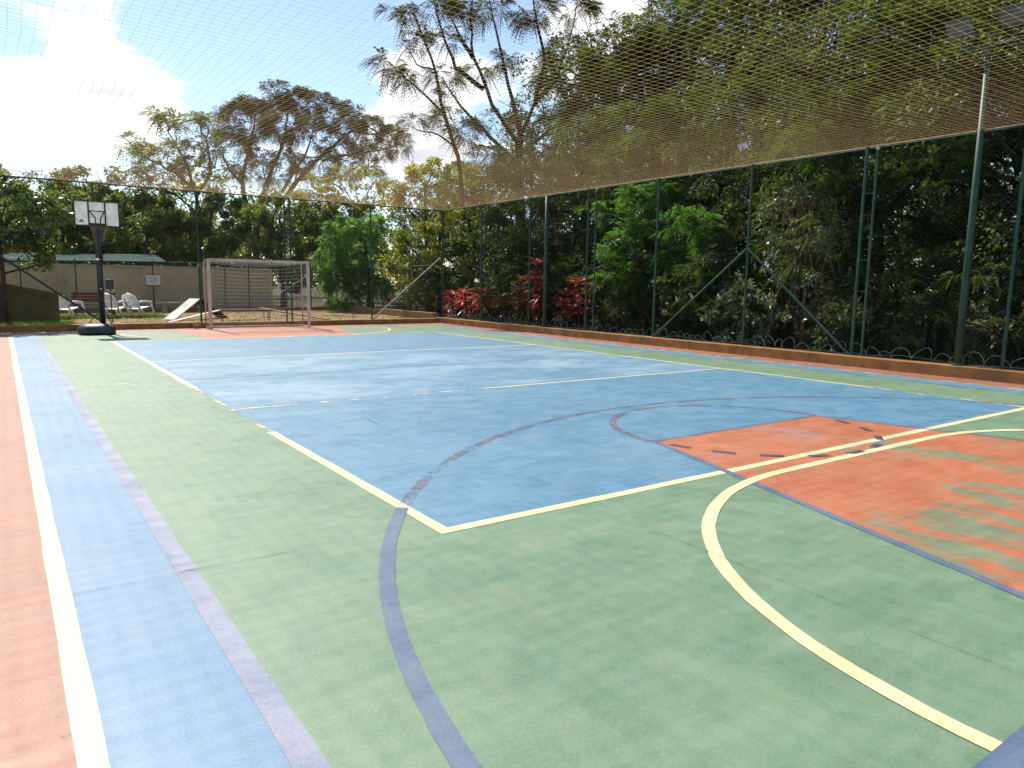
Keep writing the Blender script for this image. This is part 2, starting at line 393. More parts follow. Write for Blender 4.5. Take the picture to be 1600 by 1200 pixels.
# ------------------------------------------------------------------ setting: ground, court, kerbs
def sheet(x0, x1, y0, y1, z): return MB().poly([(x0, y0), (x1, y0), (x1, y1), (x0, y1)], z)
g = MB().poly([(-400, -400), (400, -400), (400, 400), (-400, 400)], -.05)
struct(g.build('ground', M['ground']))
yard = sheet(-9, 13.42, 24.40, 34.6, .10); struct(yard.build('yard', M['yard']))
CX, X0, X1, Y0, Y1 = 6.46, -.50, 13.45, -1.0, 23.93
court = struct(MB().box((X0, Y0, -.2), (X1, Y1, 0)).build('court', M['green']))
Z1, Z2, Z3, Z4 = .0008, .0016, .0024, .0032
def mark(name, mb, mat): return mb.build(name, M[mat], court)
mark('blue_playing_area', sheet(2.12, 10.86, 3.69, 19.40, Z1), 'blue')
M['blue_pale'] = paint('worn_pale_blue_paint', (.15, .255, .35), (.22, .32, .40), rough=.5, worn=.52, worn_scale=.6, stretch=(.8, 1.3, 1), hard=.14, amax=.9, under=(BLUE1, BLUE2))
mark('worn_blue_patch', sheet(2.2, 10.8, 8.75, 14.36, Z1+.0004), 'blue_pale')
mark('blue_strip', sheet(.18, .66, Y0+.02, 22.15, Z1), 'blue_strip')
mark('blue_strip', sheet(12.26, 12.74, Y0+.02, 22.15, Z1), 'blue')
mark('red_border', sheet(X0+.005, .10, Y0+.01, Y1-.01, Z1), 'red')
mark('red_border', sheet(12.82, X1-.005, Y0+.01, Y1-.01, Z1), 'red')
mark('red_border', sheet(.11, 12.81, 22.95, Y1-.01, Z1), 'red')
# near key, trapezoid: fresher orange inside the playing area, worn towards the end line
mark('orange_key', MB().poly([(4.80, 3.69), (8.12, 3.69), (7.78, 4.80), (5.14, 4.80)], Z2), 'orange_top')
mark('orange_key', MB().poly([(3.93, .80), (8.99, .80), (8.12, 3.685), (4.80, 3.685)], Z2), 'orange')
mark('orange_key', MB().poly([(4.30, 19.30), (8.35, 19.45), (8.95, 22.94), (4.1, 22.94)], Z2), 'orange_top')
# lines
LW = .085
def line(name, pts, mat, z=Z3, wid=LW):
    out = []; r_ = random.Random(len(pts)*7+int(pts[0][0]*100))
    for (a, b) in zip(pts[:-1], pts[1:]):          # hand-masked edges wander by a few millimetres
        k = max(1, int(math.hypot(b[0]-a[0], b[1]-a[1])/.22))
        out += [(a[0]+(b[0]-a[0])*i/k, a[1]+(b[1]-a[1])*i/k) for i in range(k)]
    out.append(pts[-1]); mb = MB(); n = len(out); vs = []
    for i, (x, y) in enumerate(out):
        x0, y0 = out[max(i-1, 0)]; x1, y1 = out[min(i+1, n-1)]; l = math.hypot(x1-x0, y1-y0) or 1; nx, ny = -(y1-y0)/l, (x1-x0)/l
        p, q = wid/2+r_.uniform(-.0035, .0025), wid/2+r_.uniform(-.0035, .0025)
        vs += [(x+nx*p, y+ny*p, z), (x-nx*q, y-ny*q, z)]
    mb.add(vs, [(2*i+1, 2*i+3, 2*i+2, 2*i) for i in range(n-1)])
    return mark(name, mb, mat)
def dense(a, b, n=12): return [(a[0]+(b[0]-a[0])*i/n, a[1]+(b[1]-a[1])*i/n) for i in range(n+1)]
line('sideline', dense((.14, Y0+.03), (.14, 22.2)), 'cream')
line('sideline', dense((12.78, Y0+.03), (12.78, 22.2)), 'cream_worn', wid=.06)
line('worn_violet_line', dense((.695, Y0+.03), (.695, 22.1)), 'purple', wid=.10)
line('worn_violet_line', dense((12.22, Y0+.03), (12.22, 22.1)), 'navy_worn', wid=.05)
line('volleyball_sideline', [(2.12, 3.65), (2.12, 7.15)], 'cream')
line('volleyball_sideline', [(2.12, 7.18), (2.12, 10.6)], 'cream_worn', wid=.05)
line('volleyball_sideline', [(2.12, 10.62), (2.12, 19.44)], 'cream')
line('volleyball_sideline', [(10.86, 5.75), (10.86, 19.44)], 'cream', wid=.07)
line('volleyball_sideline', [(10.86, 3.75), (10.86, 5.74)], 'cream_worn', wid=.06)
line('volleyball_baseline', [(2.166, 3.69), (11.2, 3.69)], 'cream')
line('volleyball_baseline', [(2.166, 19.40), (10.82, 19.40)], 'cream_worn')
line('attack_line', [(2.166, 8.64), (5.6, 8.64)], 'cream_worn', wid=.06)
line('attack_line', [(5.62, 8.64), (10.82, 8.64)], 'cream', wid=.06)
line('attack_line', [(2.166, 14.42), (10.82, 14.42)], 'cream', wid=.07)
line('centre_line', [(.76, 11.56), (2.07, 11.56)], 'cream_worn', wid=.06)
line('centre_line', [(2.17, 11.56), (12.18, 11.56)], 'navy_worn', wid=.06)
def arc(cx, cy, r, a0, a1, n=48): return [(cx+r*math.cos(R(a0+(a1-a0)*i/n)), cy+r*math.sin(R(a0+(a1-a0)*i/n))) for i in range(n+1)]
line('three_point_line', arc(CX, 1.0, 5.42, 180, 143.3), 'navy', z=Z4)
line('three_point_line', arc(CX, 1.0, 5.42, 143.1, 26), 'navy_worn', z=Z4)
line('three_point_line', arc(CX, 1.0, 5.42, 25.8, 0), 'navy', z=Z4)
line('three_point_line', [(1.04, .80), (1.04, .999)], 'navy', z=Z4)
line('free_throw_arc', arc(CX, 4.83, 1.38, 180, 0, 30), 'navy_worn', z=Z4)
line('key_line', [(5.10, 4.82), (7.82, 4.82)], 'navy', z=Z4, wid=.05)
line('key_line', dense((5.11, 4.80), (3.90, .80), 8), 'navy', z=Z4, wid=.07)
line('key_line', dense((7.81, 4.80), (9.02, .80), 8), 'navy', z=Z4, wid=.05)
for a0 in (188, 206, 224, 243, 262, 281, 300, 319, 338):
    line('free_throw_dash', arc(CX, 4.82, 1.33, a0, a0+9, 3), 'tape', z=.0046, wid=.075)
def goal_area(ye, s, post0=5.2, post1=7.72, r=2.60):
    a = [(x, ye + s*(y)) for x, y in arc(post0, 0, r, 180, 90, 30)] + [(x, ye+s*y) for x, y in arc(post1, 0, r, 90, 0, 30)]
    return a
line('goal_area_line', goal_area(.845, 1), 'cream', z=Z4+.0006)
line('goal_area_line', goal_area(22.13, -1), 'cream', z=Z4+.0006, wid=.07)
line('end_line', [(-.3, .80), (13.2, .80)], 'navy', z=Z4+.0010, wid=.13)
line('end_line', [(.15, 22.15), (12.7, 22.15)], 'cream_worn', z=Z4+.0010, wid=.06)
for yj in (3.86, 7.9, 11.9, 15.9, 19.9):
    line('slab_joint', [(x, yj + .012*math.sin(x*3.1) + .006*math.sin(x*11)) for x in np.linspace(X0+.02, X1-.02, 60)], 'crack', z=.0056, wid=.006)
for xj in (3.2,):
    line('slab_joint', [(xj + .012*math.sin(y*2.7), y) for y in np.linspace(Y0+.05, Y1-.05, 60)], 'crack', z=.0062, wid=.005)

def kerb(name, a, b): return struct(MB().box(a, b).build(name, M['kerb'], bevel=.012))
kerb('kerb', (13.452, -1.0, -.2), (13.86, 24.28, .20))
kerb('kerb', (-.92, 23.932, -.2), (13.449, 24.28, .17))
kerb('kerb', (-.92, -1.0, -.2), (-.503, 23.929, .20))
kerb('kerb', (13.43, 24.283, -.2), (13.68, 34.55, .36))
kerb('kerb', (-9, 34.25, -.1), (13.427, 34.5, .26))

# ------------------------------------------------------------------ fences
FX, FY, FT = 13.68, 24.06, 4.17
def diag_mesh(length, z0, z1, pitch, r, to3):
    """two crossing sets of straight diagonal wires clipped to a rectangle; to3(u, z, layer) -> point"""
    mb = MB(); H = z1-z0; step = pitch*math.sqrt(2)
    k = -H
    while k < length:
        for sgn in (1, -1):
            u0, u1 = k, k+H
            za, zb = z0, z1
            if u0 < 0: za += -u0; u0 = 0
            if u1 > length: zb -= u1-length; u1 = length
            if u1-u0 > .02:
                ns = max(1, int((u1-u0)/.18)); tt = [i/ns for i in range(ns+1)]
                if sgn == 1: pts = [to3(u0+(u1-u0)*q, za+(zb-za)*q, 1) for q in tt]
                else: pts = [to3(length-u0-(u1-u0)*q, za+(zb-za)*q, -1) for q in tt]
                mb.tube(pts, r, 3, False)
        k += step
    return mb
def post(parent, x, y, z0, z1, r=.03, name='post', r2=None):
    mb = MB().tube([(x, y, z0), (x, y, (z0+z1)/2), (x, y, z1)], [r, (r+(r2 or r))/2, r2 or r], 10)
    mb.tube([(x, y, z1), (x, y, z1+.015)], r*1.15 if r2 is None else r2*1.1, 10)
    return mb.build(name, M['post'], parent, smooth=False)
def pole(parent, a, b, r, name, mat='post'): return MB().tube([a, b], r, 8).build(name, M[mat], parent)

f = empty('court_fence', (0, 0, 0), 'tall green wire fence along the right side of the court before the dark trees', 'fence')
for y in (24.0, 21.3, 18.5, 15.75, 13.1, 10.33, 7.75, 5.1, 2.4, -.3): post(f, FX, y, .20, FT)
pole(f, (FX-.02, 10.33, 2.36), (FX-.02, 13.08, .20), .027, 'brace'); pole(f, (FX-.02, 10.33, 2.36), (FX-.02, 7.78, .20), .027, 'brace')
for y in (15.40, 7.53):
    post(f, FX-.02, y, .20, FT-.12, .024, 'ladder_rail')
    MB().lathe([(.01, -.03), (.035, -.01), (.035, .015), (.01, .03)], (FX-.02, y, FT-.06), 8).build('rail_cap', M['coping'], f)
    for z in (.25, .85, 1.45, 2.05, 2.65, 3.3): pole(f, (FX-.01, y, z), (FX-.01, y+.22 if y > 10 else y+.22, z), .011, 'rung')
pole(f, (FX, -.3, FT-.03), (FX, 24.0, FT-.03), .012, 'top_rail', 'wire')
tag(diag_mesh(24.3, .22, FT-.04, .062, .0013, lambda u, z, l: (FX+.032+.002*l, -.3+u, z)).build('wire_mesh', M['wire'], f), kind='stuff')

f = empty('court_fence', (0, 0, 0), 'tall green wire fence across the far end behind the football goal', 'fence')
for x in (10.82, 7.95, 7.78, 5.09, 2.34): post(f, x, FY, .17, FT+.02, .027)
for z in (.6, 1.2, 1.8, 2.4, 3.0, 3.6): pole(f, (7.78, FY, z), (7.95, FY, z), .010, 'rung')
pole(f, (13.62, FY-.02, 2.43), (10.86, FY-.02, .18), .027, 'brace', 'galv'); pole(f, (-.42, FY-.02, 2.43), (2.45, FY-.02, .18), .030, 'brace')
pole(f, (-.75, FY, FT-.02), (FX, FY, FT-.02), .010, 'top_rail', 'wire')
tag(diag_mesh(14.4, .20, FT-.03, .062, .0012, lambda u, z, l: (-.72+u, FY+.030+.002*l, z)).build('wire_mesh', M['wire'], f), kind='stuff')

f = empty('court_fence', (0, 0, 0), 'tall green wire fence along the left edge of the court, beside the red border', 'fence')
for y in (24.06, 21.3, 18.5, 15.75, 13.1, 10.33, 7.75, 5.1, 2.4, -.3): post(f, -.72, y, .20, FT)
pole(f, (-.72, -.3, FT-.03), (-.72, 24.0, FT-.03), .012, 'top_rail', 'wire')
tag(diag_mesh(24.3, .22, FT-.04, .062, .0013, lambda u, z, l: (-.75-.002*l, -.3+u, z)).build('wire_mesh', M['wire'], f), kind='stuff')

# low yard fence behind, along the wall and the right kerb of the yard
f = empty('yard_fence', (0, 0, 0), 'low green wire fence in front of the beige wall behind the white chairs', 'fence')
for x in (-1.2, .7, 2.56, 5.40, 7.35, 8.35, 9.4, 12.3): post(f, x, 34.38, .26, 2.25, .026)
pole(f, (9.9, 34.36, .35), (12.25, 34.36, 1.80), .022, 'brace', 'galv'); pole(f, (6.0, 34.36, 1.85), (7.3, 34.36, .45), .014, 'brace', 'galv')
pole(f, (-3, 34.38, 2.22), (13.5, 34.38, 2.22), .012, 'top_rail', 'wire')
tag(diag_mesh(16.5, .28, 2.2, .075, .0016, lambda u, z, l: (-3+u, 34.41+.002*l, z)).build('wire_mesh', M['wire'], f), kind='stuff')
f = empty('yard_fence', (0, 0, 0), 'low green wire fence on the yard kerb before the yellow green bushes', 'fence')
for y in (34.3, 31.5, 29.0, 26.5): post(f, 13.56, y, .36, 2.2, .026)
pole(f, (13.54, 34.2, 1.75), (13.54, 31.6, .40), .020, 'brace', 'galv')
pole(f, (13.56, 24.4, 2.16), (13.56, 34.3, 2.16), .011, 'top_rail', 'wire')
tag(diag_mesh(10.0, .38, 2.15, .075, .0016, lambda u, z, l: (13.60+.002*l, 24.35+u, z)).build('wire_mesh', M['wire'], f), kind='stuff')

# coil of plain barbed wire lying along the right kerb
mb = MB(); pts = []; yy = 23.8; ph = 0.0; rr = .10; pit = .3; tilt = .3
while yy > 2.4:
    if int(ph/(2*math.pi)) != int((ph+2*math.pi/12)/(2*math.pi)): rr = rnd.uniform(.055, .125); pit = rnd.uniform(.16, .42); tilt = rnd.uniform(-.5, .9)
    ph += 2*math.pi/12; yy -= pit/12
    pts.append((FX+.10+.05*math.cos(ph), yy + .09*math.cos(ph+tilt), .21+rr+rr*math.sin(ph)))
mb.tube(pts, .0046, 4, False)
coil = empty('wire_coil', (FX, 12, .2), 'loose loops of grey coiled wire lying on the ochre kerb under the right fence', 'wire coil')
o = mb.build('coil', M['coil'], coil); o.location = -coil.location
o = MB().tube([(FX+.06, 23.8-.5*i, .225+.03*math.sin(i*1.7)+.02*math.sin(i*.6)) for i in range(44)], .006, 4, False).build('line_wire', M['galv'], coil); o.location = -coil.location

# ------------------------------------------------------------------ floodlight poles
def flood_pole(y, label, heads):
    e = empty('floodlight_pole', (13.60, y, .20), label, 'lamp post')
    mb = MB().tube([(0, 0, 0), (0, 0, .04)], .11, 12); mb.build('base_plate', M['post'], e)
    MB().tube([(0, 0, .03), (0, 0, 2.5), (0, 0, 5.15 if heads else 3.93)], [.066, .056, .045], 12).build('pole', M['post'], e, smooth=True)
    if heads: MB().tube([(0, -.45, 5.30), (0, .45, 5.30)], .024, 8).tube([(0, 0, 5.1), (0, 0, 5.32)], .03, 8).build('cross_arm', M['post'], e)
    for hy in heads:
        h = MB().tube([(0, hy, 5.30), (-.05, hy, 5.55)], .018, 6).build('bracket', M['post'], e)
        c = Vector((-.10, hy, 5.68)); d = Vector((-.75, 0, -.66)).normalized(); u = Vector((-.66, 0, .75)); s = Vector((0, 1, 0))
        vs = []
        for k, (ww, hh) in ((-.10, (.10, .08)), (.02, (.19, .15)), (.06, (.21, .17))):
            for (i, j) in ((-1, -1), (1, -1), (1, 1), (-1, 1)): vs.append(c + d*k + s*ww*i + u*hh*j)
        fs = [(3, 2, 1, 0)]
        for q in (0, 4): fs += [(q+i, q+(i+1) % 4, q+4+(i+1) % 4, q+4+i) for i in range(4)]
        hd = MB().add(vs, fs + [(8, 9, 10, 11)]).build('lamp_head', M['lamp'], e)
        gl = [c + d*.064 + s*.185*i + u*.145*j for (i, j) in ((-1, -1), (1, -1), (1, 1), (-1, 1))]
        MB().add(gl, [(0, 1, 2, 3)]).build('lens', M['lens'], hd)
    return e
flood_pole(5.76, 'thick green floodlight pole on the right kerb, nearest the camera', (-.38, .42))
flood_pole(17.56, 'thick green floodlight pole beside the red plants', ())

# ------------------------------------------------------------------ overhead net
NX0, NX1, NY0, NY1, PITCH_N = -.72, FX, -.9, FY, .12
def net_z(x, y):
    u = (x-NX0)/(NX1-NX0); v = (y-NY0)/(NY1-NY0)
    s = math.sin(math.pi*min(max(u, 0), 1))*math.sin(math.pi*min(max(v, 0), 1))
    return FT - .18*max(s, 0)**.6 + .03*math.sin(x*.9+.3*y)*s + .02*math.sin(y*1.3-.5*x)*s
mb = MB()
def strand(p):
    mb.tube(p, .0014, 3, False)
n_ = int((NX1-NX0)/PITCH_N); m_ = int((NY1-NY0)/PITCH_N)
for i in range(n_+1):
    x = NX0 + i*(NX1-NX0)/n_; jit = rnd.uniform(-.018, .018)
    strand([(x + jit*math.sin(v*5) + .01*math.sin(v*2.1+x), v, net_z(x, v)) for v in np.linspace(NY0, NY1, 120)])
for j in range(m_+1):
    y = NY0 + j*(NY1-NY0)/m_; jit = rnd.uniform(-.018, .018)
    strand([(u, y + jit*math.sin(u*4) + .01*math.sin(u*2.3+y), net_z(u, y)) for u in np.linspace(NX0, NX1, 66)])
kp = np.array([(NX0 + i*(NX1-NX0)/n_, NY0 + j*(NY1-NY0)/m_) for i in range(n_+1) for j in range(m_+1)])
kz = np.array([net_z(a_, b_) for a_, b_ in kp]); kc = np.concatenate([kp, kz[:, None]], 1)
kr = .0036
kq = np.concatenate([kc[:, None, :] + kr*np.array(q_)[None] for q_ in ([(1, 0, 0), (0, 1, 0), (-1, 0, 0), (0, -1, 0)], [(1, 0, 0), (0, 0, 1), (-1, 0, 0), (0, 0, -1)])])
e = empty('overhead_net', (0, 0, 0), 'tan cord safety net stretched like a roof over the whole court', 'net')
tag(mb.build('net_mesh', M['net'], e), kind='stuff')
tag(link('net_knots', quads_mesh('net_knots', kq, M['net']), e), kind='stuff')
MB().tube([(FX, NY0, FT), (FX, FY, FT)], .010, 6).build('edge_rope', M['pale_rope'], e)
MB().tube([(NX0, FY, FT), (FX, FY, FT)], .012, 6).build('edge_rope', M['cable'], e)
MB().tube([(NX0, NY0, FT), (NX0, FY, FT)], .010, 6).build('edge_rope', M['cable'], e)
MB().tube([(NX0, NY0, FT), (FX, NY0, FT)], .010, 6).build('edge_rope', M['cable'], e)
MB().tube([(NX0-.1, 22.6, FT+.10), (2.0, FY, FT+.02)], .007, 6).build('tie_cable', M['cable'], e)

# ------------------------------------------------------------------ football goal
e = empty('football_goal', (0, 0, 0), 'pinkish white football goal with a sagging white net at the far end', 'goal')
gx0, gx1, gy, gd, gh = 5.14, 8.17, 23.05, .62, 2.12
T = .085
for x in (gx0, gx1): MB().box((x-T/2, gy-T/2, 0.012), (x+T/2, gy+T/2, gh-T)).build('goal_post', M['goal'], e, bevel=.008)
MB().box((gx0-T/2, gy-T/2-.002, gh-T+.001), (gx1+T/2, gy+T/2+.002, gh)).build('crossbar', M['goal'], e, bevel=.008)
for x in (gx0, gx1):
    MB().tube([(x, gy, gh-.06), (x, gy+gd*.75, gh-.03), (x, gy+gd, gh-.12), (x, gy+gd, .04)], .020, 8).build('back_post', M['goal'], e, smooth=True)
    MB().tube([(x, gy+.04, .035), (x, gy+gd, .035)], .020, 8).build('base_bar', M['goal'], e)
MB().tube([(gx0, gy+gd, .05), (gx1, gy+gd, .05)], .018, 8).build('base_bar', M['goal'], e)
mb = MB(); nn = 24
def gnet(u, v):   # u along width, v: 0 crossbar .. 1 ground at back
    x = gx0 + (gx1-gx0)*u
    if v < .22: k = v/.22; y, z = gy + gd*k*.9, gh-.05 - .10*math.sin(math.pi*u)*k - .02*k
    else: k = (v-.22)/.78; y, z = gy + gd*(.9 + .25*math.sin(math.pi*k)*math.sin(math.pi*u)), (gh-.07-.10*math.sin(math.pi*u))*(1-k)+.05*k
    return (x, y, z)
for i in range(nn+1): mb.tube([gnet(i/nn, v) for v in np.linspace(0, 1, 22)], .0018, 3, False)
for j in range(23): mb.tube([gnet(u, j/22) for u in np.linspace(0, 1, 20)], .0026, 3, False)
for x in (gx0, gx1):
    for j in range(1, 17): mb.tube([(x, gy, gh*j/17), (x, gy+gd*.5, gh*j/17-.02), (x, gy+gd, gh*j/17-.03)], .0022, 3, False)
    for j in range(1, 5): mb.tube([(x, gy+gd*j/5, .04), (x, gy+gd*j/5, gh-.06)], .0018, 3, False)
tag(mb.build('goal_net', M['goalnet'], e), kind='stuff')

# ------------------------------------------------------------------ basketball hoop seen from behind
e = empty('basketball_hoop', (2.08, 22.30, .010), 'portable black basketball hoop, seen from behind, white board with dark frame', 'basketball hoop')
prof = [(-.44, -.34), (-.30, -.50), (.24, -.50), (.40, -.36), (.44, .10), (.30, .42), (-.30, .42), (-.46, .10)]
vs = []; 
for k, (s_, z) in enumerate(((.96, 0), (1.0, .06), (.97, .17), (.82, .25), (.45, .275))):
    vs += [(x*s_, y*s_, z) for x, y in prof]
fs = [tuple(range(7, -1, -1)), tuple(32+i for i in range(8))]
for k in range(4): fs += [(k*8+i, k*8+(i+1) % 8, k*8+8+(i+1) % 8, k*8+8+i) for i in range(8)]
MB().add(vs, fs).build('base_tank', M['blackplastic'], e, smooth=True)
for s_ in (-.36, .38):
    MB().tube([(s_-.03, .30, .09), (s_+.03, .30, .09)], .085, 14).build('wheel', M['blackplastic'], e)
MB().tube([(.16, .05, .24), (.16, .05, 1.5), (.16, .05, 2.80)], [.058, .056, .052], 12).build('pole', M['black'], e, smooth=True)
MB().tube([(.16, .05, 1.86), (.16, .05, 2.25)], .085, 12).build('pole_sleeve', M['black'], e)
MB().tube([(.12, -.06, 1.98), (.09, -.10, 1.98)], .03, 8).build('crank_knob', M['chrome'], e)
MB().tube([(.155, -.06, 1.98), (.19, -.08, 1.98)], .022, 8).build('crank_handle', M['redplastic'], e)
MB().tube([(.152, -.0, 1.20), (.14, -.025, 1.20)], .018, 8).build('bolt', M['chrome'], e)
MB().tube([(-.30, .1, .15), (.09, .05, .60)], .013, 6).tube([(.40, .1, .15), (.22, .05, .60)], .013, 6).build('pole_strut', M['black'], e)
bx0, bx1, bz0, bz1, by = -.33, .77, 2.87, 3.56, .62
fr = MB()
MB().box((bx0, by-.02, bz1-.03), (bx1, by+.03, bz1)).build('board_frame_rail', M['black'], e)
MB().box((bx0, by-.02, bz0), (bx1, by+.03, bz0+.035)).build('board_frame_rail', M['black'], e)
for x in (bx0, bx0+.335, bx1-.37, bx1-.035): MB().box((x, by-.021, bz0+.036), (x+.035, by+.029, bz1-.031)).build('board_frame_upright', M['black'], e)
for a, b in ((bx0+.036, bx0+.334), (bx0+.371, bx1-.371), (bx1-.334, bx1-.036)):
    MB().box((a, by+.004, bz0+.036), (b, by+.016, bz1-.032)).build('board_panel', M['acrylic'], e)
MB().box((bx0+.372, by-.018, bz0+.40), (bx1-.372, by+.002, bz0+.425)).build('cross_bar', M['black'], e)
MB().box((bx0+.372, by-.018, bz0+.037), (bx1-.372, by+.002, bz0+.09)).build('rim_plate', M['black'], e)
for s_ in (-1, 1):
    xm = (bx0+bx1)/2
    MB().tube([(xm+s_*.17, by-.03, bz0+.40), (xm+s_*.06, by-.22, bz0+.20), (xm+s_*.055-.02, by-.34, bz0+.0), (.16+s_*.06, .06, 2.62)], .017, 8).build('board_arm', M['black'], e)
    MB().tube([(xm+s_*.17, by-.03, bz0+.07), (.16+s_*.06, .05, 2.50)], .013, 8).build('board_arm', M['black'], e)
lg = [(0, 0), (.13, 0), (.13, .018), (.105, .03), (.09, .058), (.065, .075), (.04, .058), (.025, .03), (0, .018)]
MB().add([(bx0+.115+x, by+.001, bz0+.115+z) for x, z in lg], [tuple(range(len(lg)))]).build('board_emblem', M['sign_text'], e)
rc = ((bx0+bx1)/2+.06, by+.30, bz0+.02)
MB().tube([(rc[0]+.225*math.cos(2*math.pi*i/24), rc[1]+.225*math.sin(2*math.pi*i/24), rc[2]) for i in range(25)], .010, 6).build('rim', M['rim'], e)
mb = MB()
for i in range(12):
    for sg in (1, -1):
        p = []
        for k in range(6):
            a = 2*math.pi*(i/12 + sg*k*.04); r_ = .225 - .11*math.sin(k/5*1.45)
            p.append((rc[0]+r_*math.cos(a), rc[1]+r_*math.sin(a), rc[2]-.40*k/5))
        mb.tube(p, .0042, 3, False)
tag(mb.build('hoop_net', M['hoopnet'], e), kind='stuff')

# ------------------------------------------------------------------ back yard: walls, furniture, agility ramps
e = empty('boundary_wall', (0, 34.9, 0), 'long beige rendered wall behind the white chairs', 'wall')
px = -10.0; k = 0
while px < 10.3:                      # rendered bays between shallow piers
    x2 = min(px + 3.05, 10.6)
    MB().box((px+.005, -.06, -.1), (x2-.25, .10, 1.98)).build('wall_panel', M['wall'], e)
    MB().box((x2-.245, -.075, -.1), (x2, .115, 1.985)).build('pier', M['wall'], e); px = x2
MB().box((-10, -.11, 1.99), (10.62, .15, 2.045)).build('coping', M['coping'], e)

e = empty('parapet_wall', (0, 26.2, 0), 'dark olive wall with a sloping top beside the left tree', 'wall')
vs = [(1.46, 0, -.1), (1.46, 0, 1.02), (-.1, 0, 1.36), (-4.5, 0, 2.3), (-4.5, 0, -.1)]
vs2 = [(x, y+.28, z) for x, y, z in vs]
MB().add(vs+vs2, [(0, 1, 2, 3, 4), (9, 8, 7, 6, 5)] + [(i, i+5, (i+1) % 5+5, (i+1) % 5) for i in range(5)]).build('wall_body', M['olive_wall'], e, bevel=.015)

e = empty('carport_roof', (0, 37.6, 0), 'pale teal translucent roof behind the beige wall', 'roof')
zf = lambda x: 1.72 + .065*(x+8)*.35
for i in range(15):
    x = -8 + i*.95
    MB().add([(x, -1.5, zf(x)+.25), (x+.94, -1.5, zf(x+.94)+.25), (x+.94, 1.3, zf(x+.94)+.62), (x, 1.3, zf(x)+.62),
              (x, -1.5, zf(x)+.21), (x+.94, -1.5, zf(x+.94)+.21), (x+.94, 1.3, zf(x+.94)+.58), (x, 1.3, zf(x)+.58)],
             [(0, 1, 2, 3), (7, 6, 5, 4), (0, 4, 5, 1), (1, 5, 6, 2), (2, 6, 7, 3), (3, 7, 4, 0)]).build('roof_sheet', M['teal'], e)
for x in (-7.5, -3, 1.6, 6.6):
    for yy, dz in ((-1.4, .21), (1.2, .55)): MB().tube([(x, yy, -.05), (x, yy, zf(x)+dz)], .05, 8).build('post', M['post'], e)

def plastic_chair(loc, rz, label):
    e = empty('plastic_chair', loc, label, 'chair', 'white plastic chairs in the yard', rz)
    m_ = M['white_plastic']
    def P(x, y, z): return (x, y, z)
    # chair faces +x; back raked towards -x, legs raked forwards
    arch = [(-.30, -.27, .30), (-.44, -.29, .55), (-.52, -.22, .76), (-.55, 0, .84), (-.52, .22, .76), (-.44, .29, .55), (-.30, .27, .30)]
    MB().tube(arch, [.030, .040, .045, .048, .045, .040, .030], 8).build('back_frame', m_, e, smooth=True)
    for k in range(5):
        y = -.16 + k*.08
        MB().bar((-.27, y, .34), (-.525, y*1.05, .80), 0.062, .016).build('back_slat', m_, e)
    sv = [(-.30, -.25, .31), (.22, -.27, .40), (.27, -.2, .37), (.27, .2, .37), (.22, .27, .40), (-.30, .25, .31)]
    MB().add(sv + [(x, y, z-.025) for x, y, z in sv], [(0, 1, 2, 3, 4, 5), (11, 10, 9, 8, 7, 6)] + [(i, i+6, (i+1) % 6+6, (i+1) % 6) for i in range(6)]).build('seat', m_, e)
    for s_ in (-1, 1):
        MB().tube([(-.44, s_*.29, .55), (-.1, s_*.33, .58), (.26, s_*.31, .54), (.32, s_*.30, .36), (.44, s_*.31, 0.0)], [.036, .042, .042, .036, .030], 8).build('armrest', m_, e, smooth=True)
        MB().tube([(-.30, s_*.27, .32), (-.16, s_*.29, .16), (.02, s_*.30, 0.0)], [.038, .036, .030], 8).build('leg', m_, e, smooth=True)
    return e
plastic_chair((1.92, 29.3, .10), R(48), 'white plastic reclining chair left of the brown bench')
plastic_chair((3.40, 29.4, .10), R(48), 'white plastic reclining chair just right of the brown bench')
plastic_chair((4.12, 29.5, .10), R(44), 'white plastic reclining chair nearest the white ramp')

e = empty('park_bench', (2.85, 30.9, .10), 'red brown slatted park bench before the beige wall', 'bench')
for k in range(3): MB().box((-.72, -.20+k*.13, .42), (.72, -.09+k*.13, .45)).build('seat_slat', M['bench_wood'], e)
for k in range(3): MB().box((-.72, .235+.02*k, .52+k*.12), (.72, .262+.02*k, .62+k*.12)).build('back_slat', M['bench_wood'], e)
for x in (-.62, .62):
    MB().bar((x, -.18, 0), (x, -.18, .418), .05, .05).build('leg', M['dark_iron'], e); MB().bar((x, .19, 0), (x, .285, .86), .05, .045).build('leg', M['dark_iron'], e)
    MB().box((x-.022, -.2, .38), (x+.022, .2, .418)).build('seat_rail', M['dark_iron'], e)

def board(a, b, wid, th, sidev=(0, 1, 0)):
    a, b = Vector(a), Vector(b); s = Vector(sidev).normalized()*wid/2; d = (b-a).normalized(); n = s.normalized().cross(d).normalized()*th
    if n.z < 0: n = -n
    return MB().add([a-s, b-s, b+s, a+s, a-s+n, b-s+n, b+s+n, a+s+n], [(0,1,2,3),(7,6,5,4),(0,4,5,1),(1,5,6,2),(2,6,7,3),(3,7,4,0)])
e = empty('agility_ramp', (5.6, 27.2, .10), 'peaked dog agility ramp with one bleached white side and one dark side', 'ramp')
board((-.95, -.35, .01), (.02, .20, 0.70), .52, .03, (.49, -.87, 0)).build('white_ramp_panel', M['ramp_white'], e)
board((1.05, .78, .01), (.05, .215, .69), .52, .03, (.49, -.87, 0)).build('dark_ramp_panel', M['ramp_dark'], e)
for s_ in (-.2, .2): MB().tube([(-.45+.49*s_, -.07-.87*s_, .345), (.53+.49*s_, .485-.87*s_, .345)], .012, 6).build('chain_bar', M['rust'], e)
e = empty('agility_walk', (6.3, 25.6, .10), 'low dog agility walk with a white plank ramp and rusty legs', 'ramp')
